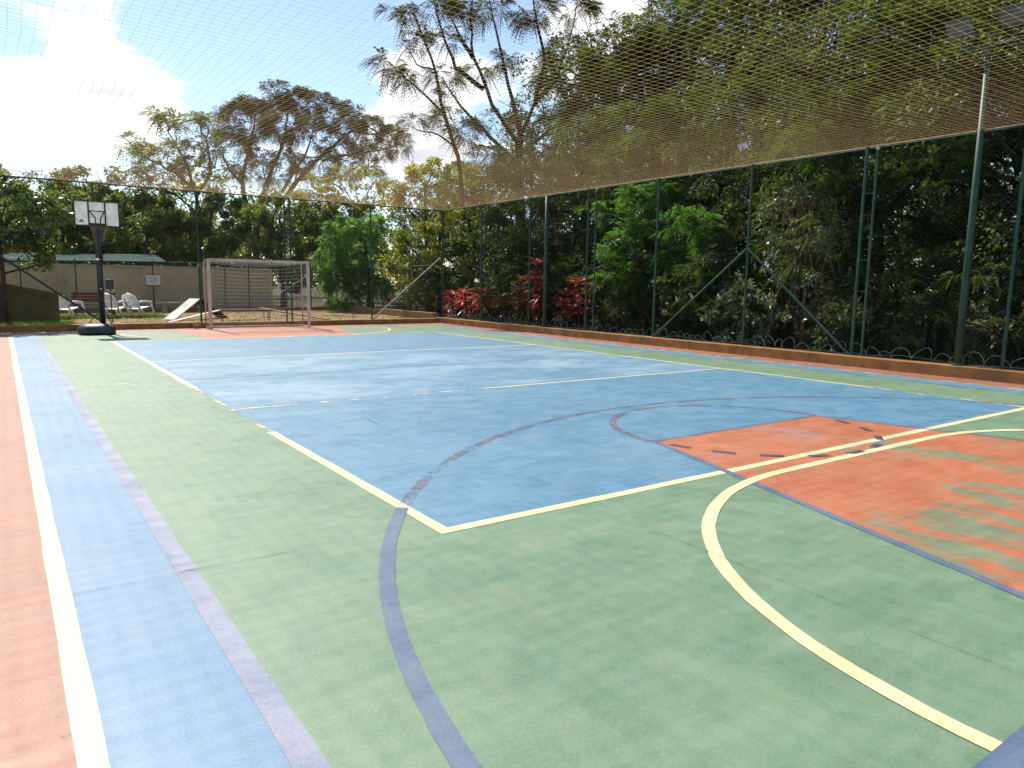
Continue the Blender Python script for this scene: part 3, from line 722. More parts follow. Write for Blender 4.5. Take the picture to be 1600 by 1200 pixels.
board((-1.90, -.15, .0), (-.30, 0, .37), .30, .025).build('ramp_plank', M['ramp_white'], e)
board((-.295, 0, .37), (1.42, 0, .37), .30, .025).build('top_plank', M['bench_wood'], e)
for x in (-.22, 1.34):
    for s_ in (-.11, .11): MB().tube([(x, s_, 0), (x, s_, .37)], .016, 6).build('leg', M['rust'], e)
    MB().tube([(x, -.11, .15), (x, .11, .15)], .010, 6).build('leg_brace', M['rust'], e)
e = empty('agility_plank', (9.4, 26.6, .10), 'dark sloping plank on the dry yard soil behind the goal', 'plank')
board((-1.3, 1.6, .34), (.2, -1.4, .02), .25, .03, (1, .4, 0)).build('plank', M['bench_wood'], e)
MB().tube([(-1.2, 1.5, 0), (-1.2, 1.5, .34)], .02, 6).build('leg', M['rust'], e)
e = empty('stone_table', (7.6, 33.3, .10), 'low concrete bench slab beside the beige wall near the white ramp', 'bench')
MB().box((-2.3, -.2, .36), (-.3, .2, .43)).build('slab', M['concrete'], e)
for x in (-2.0, -.65): MB().box((x-.09, -.15, 0), (x+.09, .15, .358)).build('leg', M['concrete'], e)

def sign(name, loc, wdt, hgt, label, bands, lines=4):
    e = empty(name, loc, label, 'sign')
    pl = MB().box((-wdt/2, -.006, 0), (wdt/2, .006, hgt)).build('sign_plate', M['sign'], e)
    for (a, b) in bands: MB().box((-wdt/2, -.010, hgt*a), (wdt/2, -.0065, hgt*b)).build('colour_band', M['sign_red'], pl)
    for i in range(lines):
        z = hgt*(.24 + .52*i/max(lines-1, 1)); wl = wdt*(.30+.10*((i*7) % 3)/2)
        MB().box((-wl, -.0085, z), (wl, -.0065, z+hgt*.035)).build('print_line', M['sign_text'], pl)
sign('notice_sign', (5.40, 34.33, 1.18), .53, .53, 'square pinkish white notice with red bands on the low yard fence', ((0, .09), (.91, 1)), 4)
sign('notice_sign', (13.50, 33.9, 1.32), .28, .46, 'small upright white notice on the fence right of the goal', ((.94, 1),), 5)
e = empty('post_sign', (2.80, 25.5, .10), 'dark square box sign with white underside on a thin brown post', 'sign')
MB().tube([(0, 0, 0), (0, 0, 1.12)], .018, 8).build('post', M['rust'], e)
MB().box((-.13, -.03, 1.06), (.10, .02, 1.36)).build('sign_box', M['blackplastic'], e, bevel=.008)
MB().add([(-.10, .025, 1.0), (.02, .025, .90), (.13, .025, 1.02), (.13, .025, 1.35), (-.10, .025, 1.35)], [(0, 1, 2, 3, 4)]).build('backing_plate', M['sign'], e)
MB().box((-.2, -.14, 0), (.2, .14, .03)).build('foot', M['coping'], e)
e = empty('worn_ball', (4.86, 23.66, .13), 'faded ochre ball resting by the far kerb left of the goal', 'ball')
vs = []; 
mb = MB().lathe([(.012, -.115)] + [(.118*math.cos(R(a)), .118*math.sin(R(a))*.96) for a in range(-75, 76, 15)] + [(.012, .114)], (0, 0, 0), 18)
mb.build('shell', M['ball'], e, smooth=True)
for tilt in (0, 90):
    MB().tube([(.119*math.cos(R(a)), .119*math.sin(R(a))*math.cos(R(tilt)), .115*math.sin(R(a))*math.sin(R(tilt))) for a in range(0, 361, 20)], .003, 4, False).build('seam', M['bench_wood'], e)

# ------------------------------------------------------------------ vegetation
def unit(v): return v/np.maximum(np.linalg.norm(v, axis=-1, keepdims=True), 1e-9)
def leaf_quads(P, d, nrm, ln, wd, fold=.18):
    d = unit(d); s = unit(np.cross(d, nrm)); n2 = np.cross(s, d)
    ln = ln[:, None]; wd = wd[:, None]
    V = np.empty((len(P), 4, 3))
    V[:, 0] = P; V[:, 2] = P + d*ln
    V[:, 1] = P + d*ln*.45 + s*wd*.5 + n2*wd*fold; V[:, 3] = P + d*ln*.45 - s*wd*.5 + n2*wd*fold
    return V
def clump_points(c, rad, n, sub=9, spread=.34):
    """points gathered in lumps over the shell of an ellipsoid"""
    dirs = unit(rng.normal(size=(sub, 3))*np.array([1, 1, .85]) + np.array([0, 0, .15]))
    rr = rng.uniform(.45, .95, (sub, 1)); cen = dirs*rr
    wts = rng.uniform(.5, 1.5, sub); idx = rng.choice(sub, n, p=wts/wts.sum())
    sz = rng.uniform(.6, 1.25, sub)[idx][:, None]
    off = unit(rng.normal(size=(n, 3)))*(rng.random((n, 1))**.45)*spread*sz
    p = (cen[idx] + off)
    return np.array(c) + p*np.array(rad), unit(p*.7 + off)
def broad(P, out, size, aspect=.5, droop=.35):
    n = len(P); d = unit(out*.8 + rng.normal(size=(n, 3))*.7 + np.array([0, 0, -droop]))
    nr = unit(rng.normal(size=(n, 3))*.8 + np.array([0, 0, 1.0]) + out*.3)
    ln = size*rng.uniform(.6, 1.3, n)
    return leaf_quads(P, d, nr, ln, ln*aspect)
def feather(P, out, length, pairs=7, lw=.26, droop=.45):
    """pinnate fronds: pairs of narrow leaflets along a drooping stalk"""
    n = len(P); d = unit(out*1.0 + rng.normal(size=(n, 3))*.55 + np.array([0, 0, .05]))
    nr = unit(np.array([0, 0, 1.0]) + rng.normal(size=(n, 3))*.35)
    s = unit(np.cross(d, nr)); L_ = length*rng.uniform(.65, 1.25, n)
    res = []
    for k in range(pairs):
        t_ = (k+1)/pairs
        base = P + d*(L_*t_)[:, None] + np.array([0, 0, -1.0])*(L_*droop*t_*t_)[:, None]
        ll = L_*.42*(1-.45*abs(t_-.45))
        for sg in (1, -1):
            dd = unit(d*.55 + s*sg + np.array([0, 0, -.25])); res.append(leaf_quads(base, dd, nr, ll, ll*lw, .05))
    return np.concatenate(res)
def crown_quads(clumps, kind, size, **kw):
    out = []
    for (c, rad, n) in clumps:
        P, o = clump_points(c, rad, n, **({'sub': kw['sub']} if 'sub' in kw else {}))
        k2 = {k: v for k, v in kw.items() if k != 'sub'}
        out.append(broad(P, o, size, **k2) if kind == 'broad' else feather(P, o, size, **k2))
    return np.concatenate(out)
def wiggle(a, b, n, amp, lift=0.0):
    a, b = Vector(a), Vector(b); pts = []; l = (b-a).length
    o = [Vector((rnd.uniform(-1, 1), rnd.uniform(-1, 1), rnd.uniform(-.6, .6)))*amp*l for _ in range(3)]
    for i in range(n+1):
        t_ = i/n; p = a.lerp(b, t_)
        p += o[0]*math.sin(math.pi*t_) + o[1]*math.sin(2*math.pi*t_)*.5 + Vector((0, 0, lift*l*math.sin(math.pi*t_)))
        pts.append(p)
    return pts
def limb_mesh(trunk, clumps, r0, twigs=3, r_end=.012, taper=.5):
    """trunk: list of points; limbs leave it and run into the clumps"""
    mb = MB(); n = len(trunk); tr = [Vector(p) for p in trunk]
    mb.tube(tr, [r0*(1.25 if i == 0 else 1)*(1-(1-taper)*i/(n-1)) for i in range(n)], 8)
    for (c, rad, _) in clumps:
        c = Vector(c); best = 0; bd = 1e9
        for i in range(max(1, n//2), n):
            q = tr[i]; d = (Vector((q.x, q.y, 0))-Vector((c.x, c.y, 0))).length*.5 + abs(q.z-(c.z-.6*(c-q).length*.6))
            if d < bd: bd = d; best = i
        s = tr[best]; rs = r0*(1-(1-taper)*best/(n-1))*.62
        p = wiggle(s, c, 6, .10, .04)
        mb.tube(p, [rs*(1-i/6)+r_end*1.6*(i/6) for i in range(7)], 6)
        for _ in range(twigs):
            k = rnd.randint(3, 6); st = p[k]
            en = c + Vector((rnd.uniform(-1, 1)*rad[0], rnd.uniform(-1, 1)*rad[1], rnd.uniform(-.5, 1)*rad[2]))*.8
            mb.tube(wiggle(st, en, 4, .12, .03), [rs*.35*(1-i/4)+r_end*(i/4) for i in range(5)], 4, False)
    return mb
def tree(name, label, base, trunk, clumps, kind, size, leaf, bark='bark', r0=.12, cat='tree', group=None, twigs=3, crown='crown', r_end=.012, taper=.5, **kw):
    base = Vector(base); e = empty(name, base, label, cat, group)
    rel = [Vector(p)-base for p in trunk]; cl = [(tuple(Vector(c)-base), r, n) for c, r, n in clumps]
    tb = limb_mesh(rel, cl, r0, twigs, r_end, taper).build('trunk', M[bark], e, smooth=True)
    me = quads_mesh(name+'_leaves', crown_quads(cl, kind, size, **kw), L[leaf]); link(crown, me, e)
    return e
def copy_tree(o, loc, rz, sc, label, group=None, scz=None):
    c = o.copy(); col.objects.link(c); c.location = loc; c.rotation_euler = (0, 0, rz); c.scale = (sc, sc, scz or sc); tag(c, label, None, group)
    for ch in o.children:
        d = ch.copy(); col.objects.link(d); d.parent = c
    return c

# corner tree on the left
b = Vector((.06, 26.0, .08))
tree('corner_tree', 'leafy tree with thin red brown trunk in the left corner by the olive wall', b,
     [b, b+Vector((.02, 0, .8)), b+Vector((.05, .05, 1.5)), b+Vector((.02, .05, 2.3)), b+Vector((.1, 0, 3.0))],
     [((-.9, 26.1, 3.2), (.9, .9, .8), 800), ((.3, 26.0, 3.7), (.95, .9, .75), 900), ((1.15, 26.1, 3.35), (.75, .7, .6), 700), ((.45, 25.8, 2.75), (.9, .8, .55), 800),
      ((1.2, 25.9, 2.45), (.55, .5, .40), 350), ((.95, 25.8, 1.85), (.42, .4, .30), 170), ((-.1, 26.0, 4.15), (.7, .7, .45), 420), ((-.7, 25.7, 2.4), (.6, .6, .45), 350)],
     'broad', .17, 'corner', 'bark_red', .085, sub=12)

# trees with limbs drawn one by one
def limb_tree(name, label, base, limbs, clumps, frond, leaf, bark, pairs, lw, droop, kind='feather'):
    base = Vector(base); e = empty(name, base, label, 'tree'); mb = MB()
    for pts, r0, r1 in limbs:
        fine = []
        for i in range(len(pts)-1):
            for k in range(3): fine.append(pts[i].lerp(pts[i+1], k/3) + Vector((rnd.uniform(-1, 1), rnd.uniform(-1, 1), rnd.uniform(-1, 1)))*.07)
        fine.append(pts[-1]); m_ = len(fine)-1
        mb.tube([p-base for p in fine], [r0+(r1-r0)*i/m_ for i in range(m_+1)], 7)
    ends = [p for pts, _, _ in limbs for p in pts[1:]]
    for c, rad, n in clumps:                    # thin boughs from the nearest limb into each clump
        c = Vector(c); st = min(ends, key=lambda q: (q-c).length + (3 if q.z > c.z else 0))
        p = wiggle(st-base, c-base, 5, .10, .05); mb.tube(p, [.05-.03*i/5 for i in range(6)], 5, False)
        for _ in range(4):
            en = c-base + Vector((rnd.uniform(-1, 1)*rad[0], rnd.uniform(-1, 1)*rad[1], rnd.uniform(-.3, .9)*rad[2]))*.85
            mb.tube(wiggle(p[rnd.randint(2, 5)], en, 4, .12, .04), [.022-.012*i/4 for i in range(5)], 4, False)
    mb.build('trunk', M[bark], e, smooth=True)
    cl = [(tuple(Vector(c)-base), r, n) for c, r, n in clumps]
    q = crown_quads(cl, 'feather', frond, pairs=pairs, lw=lw, droop=droop) if kind == 'feather' else crown_quads(cl, 'broad', frond)
    link('crown', quads_mesh(name+'_leaves', q, L[leaf]), e); return e
Ya = 48
def ap(*pix): return [at(x, y, Ya+dy) for x, y, dy in pix]
b = Vector((13.6, Ya, -.05)); b1 = b+Vector((-.5, .3, 0)); b2 = b+Vector((.6, -.3, 0))
limbs = [([b] + ap((402, 340, 0), (418, 285, 0), (440, 230, .5), (450, 175, .8)), .26, .05), ([b1] + ap((388, 340, .5), (378, 280, .8), (390, 225, 1), (398, 185, 1.2)), .22, .05),
         ([b2] + ap((425, 340, -.5), (462, 285, -1), (505, 240, -1.2), (548, 205, -1), (590, 210, -.8)), .22, .04), (ap((440, 300, 0), (478, 245, 1), (492, 190, 1.5)), .12, .03),
         (ap((505, 250, -1.2), (560, 240, -2), (612, 230, -2)), .09, .03), (ap((380, 290, .8), (352, 255, 0), (345, 225, -.4)), .10, .03)]
cl = []
for (px, py, wr, hr, n) in ((372, 178, 26, 18, 250), (400, 168, 26, 16, 260), (432, 156, 30, 18, 330), (465, 162, 26, 20, 300), (495, 160, 24, 18, 260), (522, 182, 26, 20, 280), (550, 188, 24, 18, 250),
                            (580, 200, 26, 18, 260), (612, 212, 22, 18, 200), (628, 226, 14, 12, 90), (560, 226, 26, 14, 190), (520, 222, 28, 14, 220), (478, 205, 30, 16, 260), (438, 200, 28, 16, 240),
                            (400, 208, 28, 15, 230), (370, 222, 26, 15, 200), (360, 200, 18, 12, 110), (590, 238, 22, 11, 130), (545, 252, 24, 10, 120), (500, 250, 24, 10, 100), (450, 245, 26, 12, 150), (410, 250, 24, 12, 140), (380, 265, 24, 12, 120), (430, 275, 26, 12, 130), (480, 275, 26, 12, 140), (530, 275, 26, 12, 140), (575, 262, 24, 12, 120)):
    c = at(px, py, Ya + rnd.uniform(-2.5, 2.5)); k = 50/1127.
    cl.append((tuple(c), (wr*k, wr*k*1.2, hr*k), int(n*1.7)))
limb_tree('acacia_tree', 'tall brownish feathery tree rising above the football goal', b, limbs, cl, .50, 'acacia', 'bark', 6, .26, .45)
b = Vector((8.6, 45, -.05))
def ap(*pix): return [at(x, y, 45+dy) for x, y, dy in pix]
limbs = [([b] + ap((318, 360, 0), (305, 300, 0), (290, 255, .3), (262, 205, .5)), .16, .03), (ap((306, 310, 0), (330, 265, -.5), (322, 215, -.8), (305, 185, -1)), .10, .03),
         (ap((300, 290, 0), (260, 262, .6), (225, 245, .8), (205, 225, 1)), .08, .02), (ap((318, 340, 0), (275, 305, -.6), (235, 285, -1)), .07, .02)]
cl = []
for (px, py, wr, hr, n) in ((204, 222, 14, 12, 70), (222, 240, 16, 12, 90), (250, 178, 16, 10, 80), (272, 188, 18, 11, 100), (302, 188, 18, 11, 110), (330, 192, 18, 11, 110), (245, 240, 20, 11, 110),
                            (280, 232, 22, 12, 130), (315, 222, 22, 12, 130), (340, 240, 20, 12, 120), (200, 265, 14, 9, 60), (225, 268, 18, 10, 90), (262, 265, 22, 10, 110), (300, 260, 24, 11, 130), (230, 292, 20, 10, 90),
                            (270, 295, 24, 10, 110), (320, 285, 24, 11, 120)):
    c = at(px, py, 45 + rnd.uniform(-1.8, 1.8)); k = 47/1127.
    cl.append((tuple(c), (wr*k, wr*k*1.2, hr*k), n))
limb_tree('airy_tree', 'loose olive leaved tree left of the tall brownish tree, against the clouds', b, limbs, cl, .46, 'hedge', 'bark', 5, .40, .5)

# thin jacaranda with bare limbs against the sky
Yj = 30
def jp(*pix): return [at(x, y, Yj + dy) for x, y, dy in pix]
e = empty('jacaranda_tree', at(818, 450, Yj).xy.to_3d(), 'tall thin jacaranda with bare dark limbs against the blue sky', 'tree')
e.location.z = -.05
mb = MB()
def add_limb(pts, r0, r1, n=6):
    fine = []
    for i in range(len(pts)-1):
        for k in range(3): fine.append(pts[i].lerp(pts[i+1], k/3) + Vector((rnd.uniform(-1, 1), rnd.uniform(-1, 1), rnd.uniform(-1, 1)))*.05)
    fine.append(pts[-1]); m_ = len(fine)-1
    mb.tube([p - e.location for p in fine], [r0+(r1-r0)*i/m_ for i in range(m_+1)], n)
base_t = Vector((e.location.x, e.location.y, -.05))
add_limb([base_t] + jp((815, 380, 0), (811, 300, 0), (809, 255, 0), (812, 215, 0)), .30, .20, 8)
JL = [((812, 215, 0), (835, 165, .5), (872, 120, 1), (890, 60, 1.4), (905, -10, 1.6)), ((811, 225, 0), (770, 165, -.6), (740, 90, -1), (735, 30, -1.2), (742, -20, -1.4)),
      ((755, 140, -.8), (712, 105, -1.4), (695, 60, -1.8), (676, -5, -2)), ((812, 215, 0), (795, 130, .8), (775, 50, 1.2), (760, -20, 1.4)),
      ((740, 90, -1), (720, 60, -.4), (700, 20, -.2)), ((835, 165, .5), (850, 95, -.4), (838, 30, -1), (830, -20, -1.2)), ((809, 255, 0), (765, 215, -1.6), (720, 165, -2), (690, 120, -2.2)),
      ((811, 240, 0), (858, 205, 1.2), (900, 170, 1.8), (930, 130, 2.0))]
for l_ in JL: add_limb(jp(*l_), .115, .022)
st2 = Vector((at(722, 300, Yj-1).x, Yj-1, -.05))
add_limb([st2] + jp((724, 330, -1), (716, 245, -1), (694, 180, -1.3), (680, 110, -1.6), (662, 60, -1.8), (640, 15, -2)), .13, .022)
add_limb(jp((694, 180, -1.3), (655, 140, -1.6), (628, 115, -1.8), (602, 95, -2)), .055, .015)
add_limb(jp((712, 230, -1), (685, 210, -1.3), (655, 205, -1.5), (638, 192, -1.6)), .045, .012)
add_limb(jp((680, 110, -1.6), (650, 100, -1.2), (632, 70, -1)), .045, .012)
mb.build('trunk', M['bark_dark'], e, smooth=True)
cl = []
for (px, py, wr, hr, n, dy) in ((605, 100, 24, 12, 46, -2), (628, 118, 22, 10, 34, -1.8), (635, 25, 34, 12, 60, -2), (650, 62, 20, 10, 34, -1.5), (682, 12, 34, 14, 70, -1.8), (700, 65, 24, 12, 36, -1.6),
                                (735, 20, 30, 14, 56, -1.2), (770, 15, 36, 16, 80, 1.3), (832, 18, 40, 18, 110, -1), (900, 12, 46, 20, 150, 1.6), (930, 120, 44, 24, 150, 2.0), (880, 80, 38, 18, 110, 1.2),
                                (850, 110, 28, 12, 50, 0), (790, 95, 30, 12, 46, .8), (745, 112, 24, 10, 36, -.8), (695, 118, 26, 10, 40, -2.2), (700, 188, 32, 12, 50, -1.4), (645, 192, 18, 8, 28, -1.6),
                                (725, 205, 34, 12, 70, -1), (775, 190, 34, 12, 70, -.5), (760, 245, 44, 14, 110, -.6), (860, 205, 46, 18, 120, 1.2), (690, 155, 20, 8, 24, -1.3), (905, 175, 44, 20, 130, 1.8)):
    c = at(px, py, Yj+dy) - e.location; k = 36/1127.
    cl.append((tuple(c), (wr*k*.85, wr*k, hr*k*1.1), int(n*2.2)))
link('crown', quads_mesh('jacaranda_leaves', crown_quads(cl, 'feather', .52, pairs=7, lw=.20, droop=.6), L['jacaranda']), e)

# hedge-row trees behind the beige wall
def round_tree_clumps(h, rad, nc, n, z0=.35, flat=.75):
    out = []
    for i in range(nc):
        a = i*2.399 + rnd.uniform(-.3, .3); fz = (i+.5)/nc; z = h*(z0 + (.93-z0)*fz)
        rr = rad*math.sin(math.pi*(.22+.70*fz))*rnd.uniform(.45, .85)
        s_ = rad*rnd.uniform(.36, .52)
        out.append(((rr*math.cos(a), rr*math.sin(a), z), (s_, s_, s_*flat), n))
    return out
def proto(name, label, h, rad, nc, n, kind, size, leaf, bark, loc, rz=0, r0=.14, cat='tree', group=None, z0=.35, sc=1.0, **kw):
    o = tree(name, label, (0, 0, 0), [(0, 0, 0), (.05*h*.2, 0, h*.2), (-.03*h*.3, .02*h, h*.4), (.03*h, -.02*h, h*.6), (0, .02*h, h*.8)],
             round_tree_clumps(h, rad, nc, n, z0), kind, size, leaf, bark, r0, cat, group, **kw)
    o.location = loc; o.rotation_euler = (0, 0, rz); o.scale = (sc, sc, sc); return o
hg = 'trees behind the beige wall'
hA = proto('hedge_tree', 'dense olive green tree behind the beige wall, above the white notice', 6.2, 2.7, 13, 1250, 'broad', .165, 'hedge', 'bark', (6.3, 42.3, -.05), 0, .13, group=hg, z0=.18)
hB = proto('hedge_tree', 'dense mid green tree behind the basketball board', 6.4, 2.9, 13, 1250, 'broad', .17, 'hedge', 'bark', (2.6, 42.6, -.05), 0, .13, group=hg, z0=.18)
copy_tree(hA, (-1.6, 42.2, -.05), 1.9, 1.08, 'dense green tree behind the corner tree at the left edge', hg)
copy_tree(hA, (9.6, 41.8, -.05), 3.1, 1.04, 'dense green tree behind the left post of the football goal', hg)
copy_tree(hB, (12.6, 39.6, -.05), .8, .98, 'dense dark green tree behind the right post of the football goal', hg)
copy_tree(hB, (4.3, 45.5, -.05), 2.4, 1.15, 'taller green tree in the back row, right of the basketball board', hg)
copy_tree(hA, (.3, 46.5, -.05), 4.1, 1.12, 'taller green tree in the back row, left of the basketball board', hg)
copy_tree(hB, (16.4, 42.5, -.05), 5.0, 1.05, 'dense green tree behind the bright green bush', hg)
copy_tree(hA, (8.2, 46.0, -.05), .5, 1.05, 'dense green tree under the loose olive leaved tree', hg)

# bright bushes beyond the far right corner
def pxc(lst, Y=None, X=None, dep=30., jit=.6, n=200):
    out = []
    for (px, py, wr, hr) in lst:
        c = at(px, py, Y+rnd.uniform(-jit, jit)) if Y else atx(px, py, X+rnd.uniform(-jit, jit)); k = dep/1127.
        out.append((tuple(c), (wr*k, wr*k, hr*k), n))
    return out
b = Vector((14.9, 33, -.05))
tree('bright_tree', 'bright fresh green tree right of the football goal', b, [b, (14.8, 33, 1.2), (14.6, 33, 2.4), (14.5, 33, 3.4)],
     pxc([(515, 395, 26, 16), (540, 360, 28, 17), (575, 350, 30, 18), (608, 370, 26, 18), (560, 395, 34, 18), (525, 430, 28, 16), (595, 410, 32, 18), (560, 440, 32, 16), (535, 462, 28, 14), (600, 450, 30, 15), (560, 372, 34, 22), (545, 415, 34, 22), (585, 432, 34, 20)], Y=33, dep=36, n=330),
     'feather', .32, 'bright', 'bark', .10, pairs=5, lw=.42)
b = Vector((15.6, 28.6, -.05))
tree('yellow_bush', 'yellow green leafy bush beside the far right corner of the court', b, [b, (15.6, 28.6, 1.0), (15.4, 28.6, 2.4), (15.5, 28.6, 3.6)],
     pxc([(612, 415, 24, 20), (640, 380, 28, 20), (672, 355, 28, 18), (700, 340, 26, 18), (660, 410, 30, 20), (690, 390, 30, 20), (632, 445, 28, 17), (675, 445, 32, 18), (705, 430, 28, 18), (655, 470, 30, 14)], Y=28.6, dep=32, n=560),
     'broad', .16, 'yellow', 'bark', .09)
b = Vector((17.2, 31.5, -.05))
tree('yellow_tree', 'tall yellow green tree whose top shows through the net above the corner', b, [b, (17.2, 31.5, 2), (17, 31.5, 4.2), (17, 31.5, 6)],
     pxc([(615, 300, 30, 20), (645, 270, 26, 18), (680, 265, 28, 18), (640, 310, 34, 20), (700, 295, 34, 20), (735, 275, 30, 20), (760, 300, 34, 22), (680, 330, 34, 18), (790, 270, 30, 20)], Y=31.5, dep=36, n=520),
     'broad', .19, 'yellow', 'bark', .14)
b = Vector((17.6, 39.5, -.05))
tree('light_green_tree', 'light green tree under the right side of the tall brownish tree', b, [b, (17.6, 39.5, 2), (17.4, 39.5, 4), (17.2, 39.5, 5.6)],
     pxc([(480, 300, 30, 16), (515, 285, 28, 16), (550, 275, 28, 18), (585, 285, 28, 18), (500, 325, 32, 16), (545, 315, 34, 18), (590, 315, 30, 18), (455, 320, 26, 14)], Y=39.5, dep=44, n=430),
     'broad', .20, 'yellow', 'bark', .13)
b = Vector((19.6, 21.5, -.05))
tree('light_green_tree', 'light green tree showing through the net above the floodlight pole and red plants', b, [b, (19.6, 21.5, 2), (19.5, 21.5, 4), (19.6, 21.5, 5.6)],
     pxc([(815, 275, 30, 20), (850, 262, 30, 18), (890, 272, 30, 20), (925, 255, 30, 18), (960, 262, 32, 18), (1000, 245, 32, 18), (1040, 250, 32, 18), (870, 305, 34, 18), (930, 295, 34, 18), (985, 285, 34, 18), (1060, 275, 30, 16)], X=19.6, dep=29, n=420),
     'broad', .15, 'olive', 'bark_dark', .13)
b = Vector((18.4, 8.2, -.05))
tree('light_green_tree', 'green feathery tree top showing through the net left of the nearest floodlight pole', b, [b, (18.4, 8.2, 1.6), (18.5, 8.2, 3.2), (18.4, 8.2, 4.6)],
     pxc([(1290, 250, 34, 16), (1340, 225, 34, 18), (1390, 215, 34, 18), (1440, 200, 34, 18), (1490, 195, 32, 16), (1250, 275, 30, 16), (1400, 250, 34, 16), (1460, 235, 34, 16)], X=18.4, dep=20, n=150),
     'feather', .26, 'feather', 'bark_dark', .10, pairs=6, lw=.34)
b = Vector((16.4, 24.2, -.05))
tree('olive_tree', 'olive green small leaved tree behind the left clump of red plants', b, [b, (16.4, 24.2, 1.2), (16.3, 24.4, 2.6), (16.4, 24.2, 4.0)],
     pxc([(725, 370, 30, 22), (750, 340, 30, 20), (785, 330, 32, 20), (740, 415, 32, 22), (785, 390, 34, 24), (715, 455, 30, 20), (765, 450, 34, 20), (815, 360, 32, 22), (800, 430, 34, 22), (820, 310, 34, 18)], X=16.4, dep=29, n=560),
     'broad', .13, 'olive', 'bark_dark', .10)
b = Vector((16.6, 19.8, -.05))
tree('olive_tree', 'dark olive tree behind the tall red plant and the floodlight pole', b, [b, (16.6, 19.8, 1.2), (16.5, 19.8, 2.6), (16.6, 19.8, 4.0)],
     pxc([(850, 330, 30, 22), (885, 320, 30, 20), (905, 360, 28, 20), (865, 380, 32, 22), (900, 410, 30, 20), (850, 430, 34, 22), (890, 460, 32, 20), (925, 330, 28, 20), (860, 480, 34, 18), (925, 440, 26, 20)], X=16.6, dep=27, n=520),
     'broad', .13, 'dark', 'bark_dark', .10)
# green feathery tree behind the right fence
b = Vector((16.4, 15.6, -.05))
tree('feathery_tree', 'bright green feathery tree behind the right fence, left of the crossed braces', b, [b, (16.4, 15.6, .8), (16.5, 15.7, 1.8), (16.4, 15.6, 3.0)],
     pxc([(955, 335, 30, 22), (990, 310, 30, 20), (1030, 300, 30, 18), (960, 385, 32, 20), (1000, 360, 34, 22), (1050, 345, 34, 20), (1090, 350, 34, 20), (1115, 375, 28, 18), (970, 430, 34, 18),
          (1015, 410, 36, 20), (1065, 400, 36, 20), (1105, 415, 30, 18), (985, 465, 34, 14), (1035, 450, 36, 16), (1085, 450, 30, 14)], X=16.2, dep=22, n=300, jit=.9),
     'feather', .23, 'feather', 'bark_dark', .09, pairs=6, lw=.34)
# vine-hung shrub
b = Vector((15.9, 10.3, -.05))
e = tree('vine_shrub', 'tall shrub smothered in pale leaved vines right of the crossed braces', b, [b, (15.9, 10.3, 1.2), (16, 10.3, 2.4), (15.9, 10.3, 3.4)],
     pxc([(1215, 330, 26, 22), (1250, 300, 30, 20), (1285, 330, 28, 22), (1225, 380, 30, 22), (1265, 390, 32, 24), (1300, 380, 28, 22), (1230, 430, 30, 20), (1275, 440, 30, 20), (1240, 485, 30, 18), (1290, 490, 28, 18)], X=15.8, dep=19, n=330),
     'broad', .10, 'pale', 'vine', .06, cat='shrub')
mb = MB()
for i in range(46):
    a = atx(rnd.uniform(1205, 1310), rnd.uniform(285, 400), 15.45+rnd.uniform(-.1, .6)) - b
    z1 = max(.1, a.z - rnd.uniform(.8, 2.2)); c2 = Vector((a.x+rnd.uniform(-.2, .2), a.y+rnd.uniform(-.5, .5), z1))
    mb.tube(wiggle(a, c2, 6, .08, -.06), .007, 4, False)
mb.build('hanging_vines', M['vine'], e)
e2 = quads_mesh('dry_leaves', crown_quads([(tuple(Vector(c)-b), r, n) for c, r, n in pxc([(1245, 330, 22, 30), (1255, 390, 22, 30), (1270, 440, 24, 26)], X=15.5, dep=18, n=330)], 'broad', .085), L['dry']); link('dry_leaves', e2, e)
b = Vector((14.9, 11.4, .05))
tree('pale_shrub', 'low shrub with pale shiny leaves under the crossed fence braces', b, [b, (14.9, 11.4, .4), (14.9, 11.4, .8), (14.9, 11.4, 1.2)],
     pxc([(1135, 470, 24, 14), (1165, 455, 26, 16), (1190, 470, 22, 14), (1120, 500, 22, 13), (1160, 495, 28, 14), (1200, 500, 24, 14), (1140, 525, 24, 10), (1180, 525, 26, 10)], X=15.0, dep=18, n=130, jit=.25),
     'broad', .15, 'pale', 'bark_dark', .035, cat='shrub', aspect=.42)

# dark forest behind the right fence: big trees from three prototypes
fg = 'dark trees of the wood behind the right fence'
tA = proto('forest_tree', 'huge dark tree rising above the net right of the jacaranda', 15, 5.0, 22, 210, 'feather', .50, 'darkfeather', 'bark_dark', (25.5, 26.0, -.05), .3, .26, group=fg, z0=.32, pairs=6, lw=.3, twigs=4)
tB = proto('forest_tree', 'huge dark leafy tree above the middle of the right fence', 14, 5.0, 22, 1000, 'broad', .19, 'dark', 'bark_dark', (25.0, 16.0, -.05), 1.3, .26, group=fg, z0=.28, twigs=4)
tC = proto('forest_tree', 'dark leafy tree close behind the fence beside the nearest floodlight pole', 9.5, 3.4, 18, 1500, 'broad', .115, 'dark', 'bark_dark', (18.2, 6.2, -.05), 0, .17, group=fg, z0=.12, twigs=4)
tD = proto('forest_tree', 'dark feathery tree close behind the fence ladder on the right', 8.5, 3.2, 18, 420, 'feather', .27, 'darkfeather', 'bark_dark', (18.0, 9.6, -.05), 0, .15, group=fg, z0=.12, pairs=7, lw=.3, twigs=4)
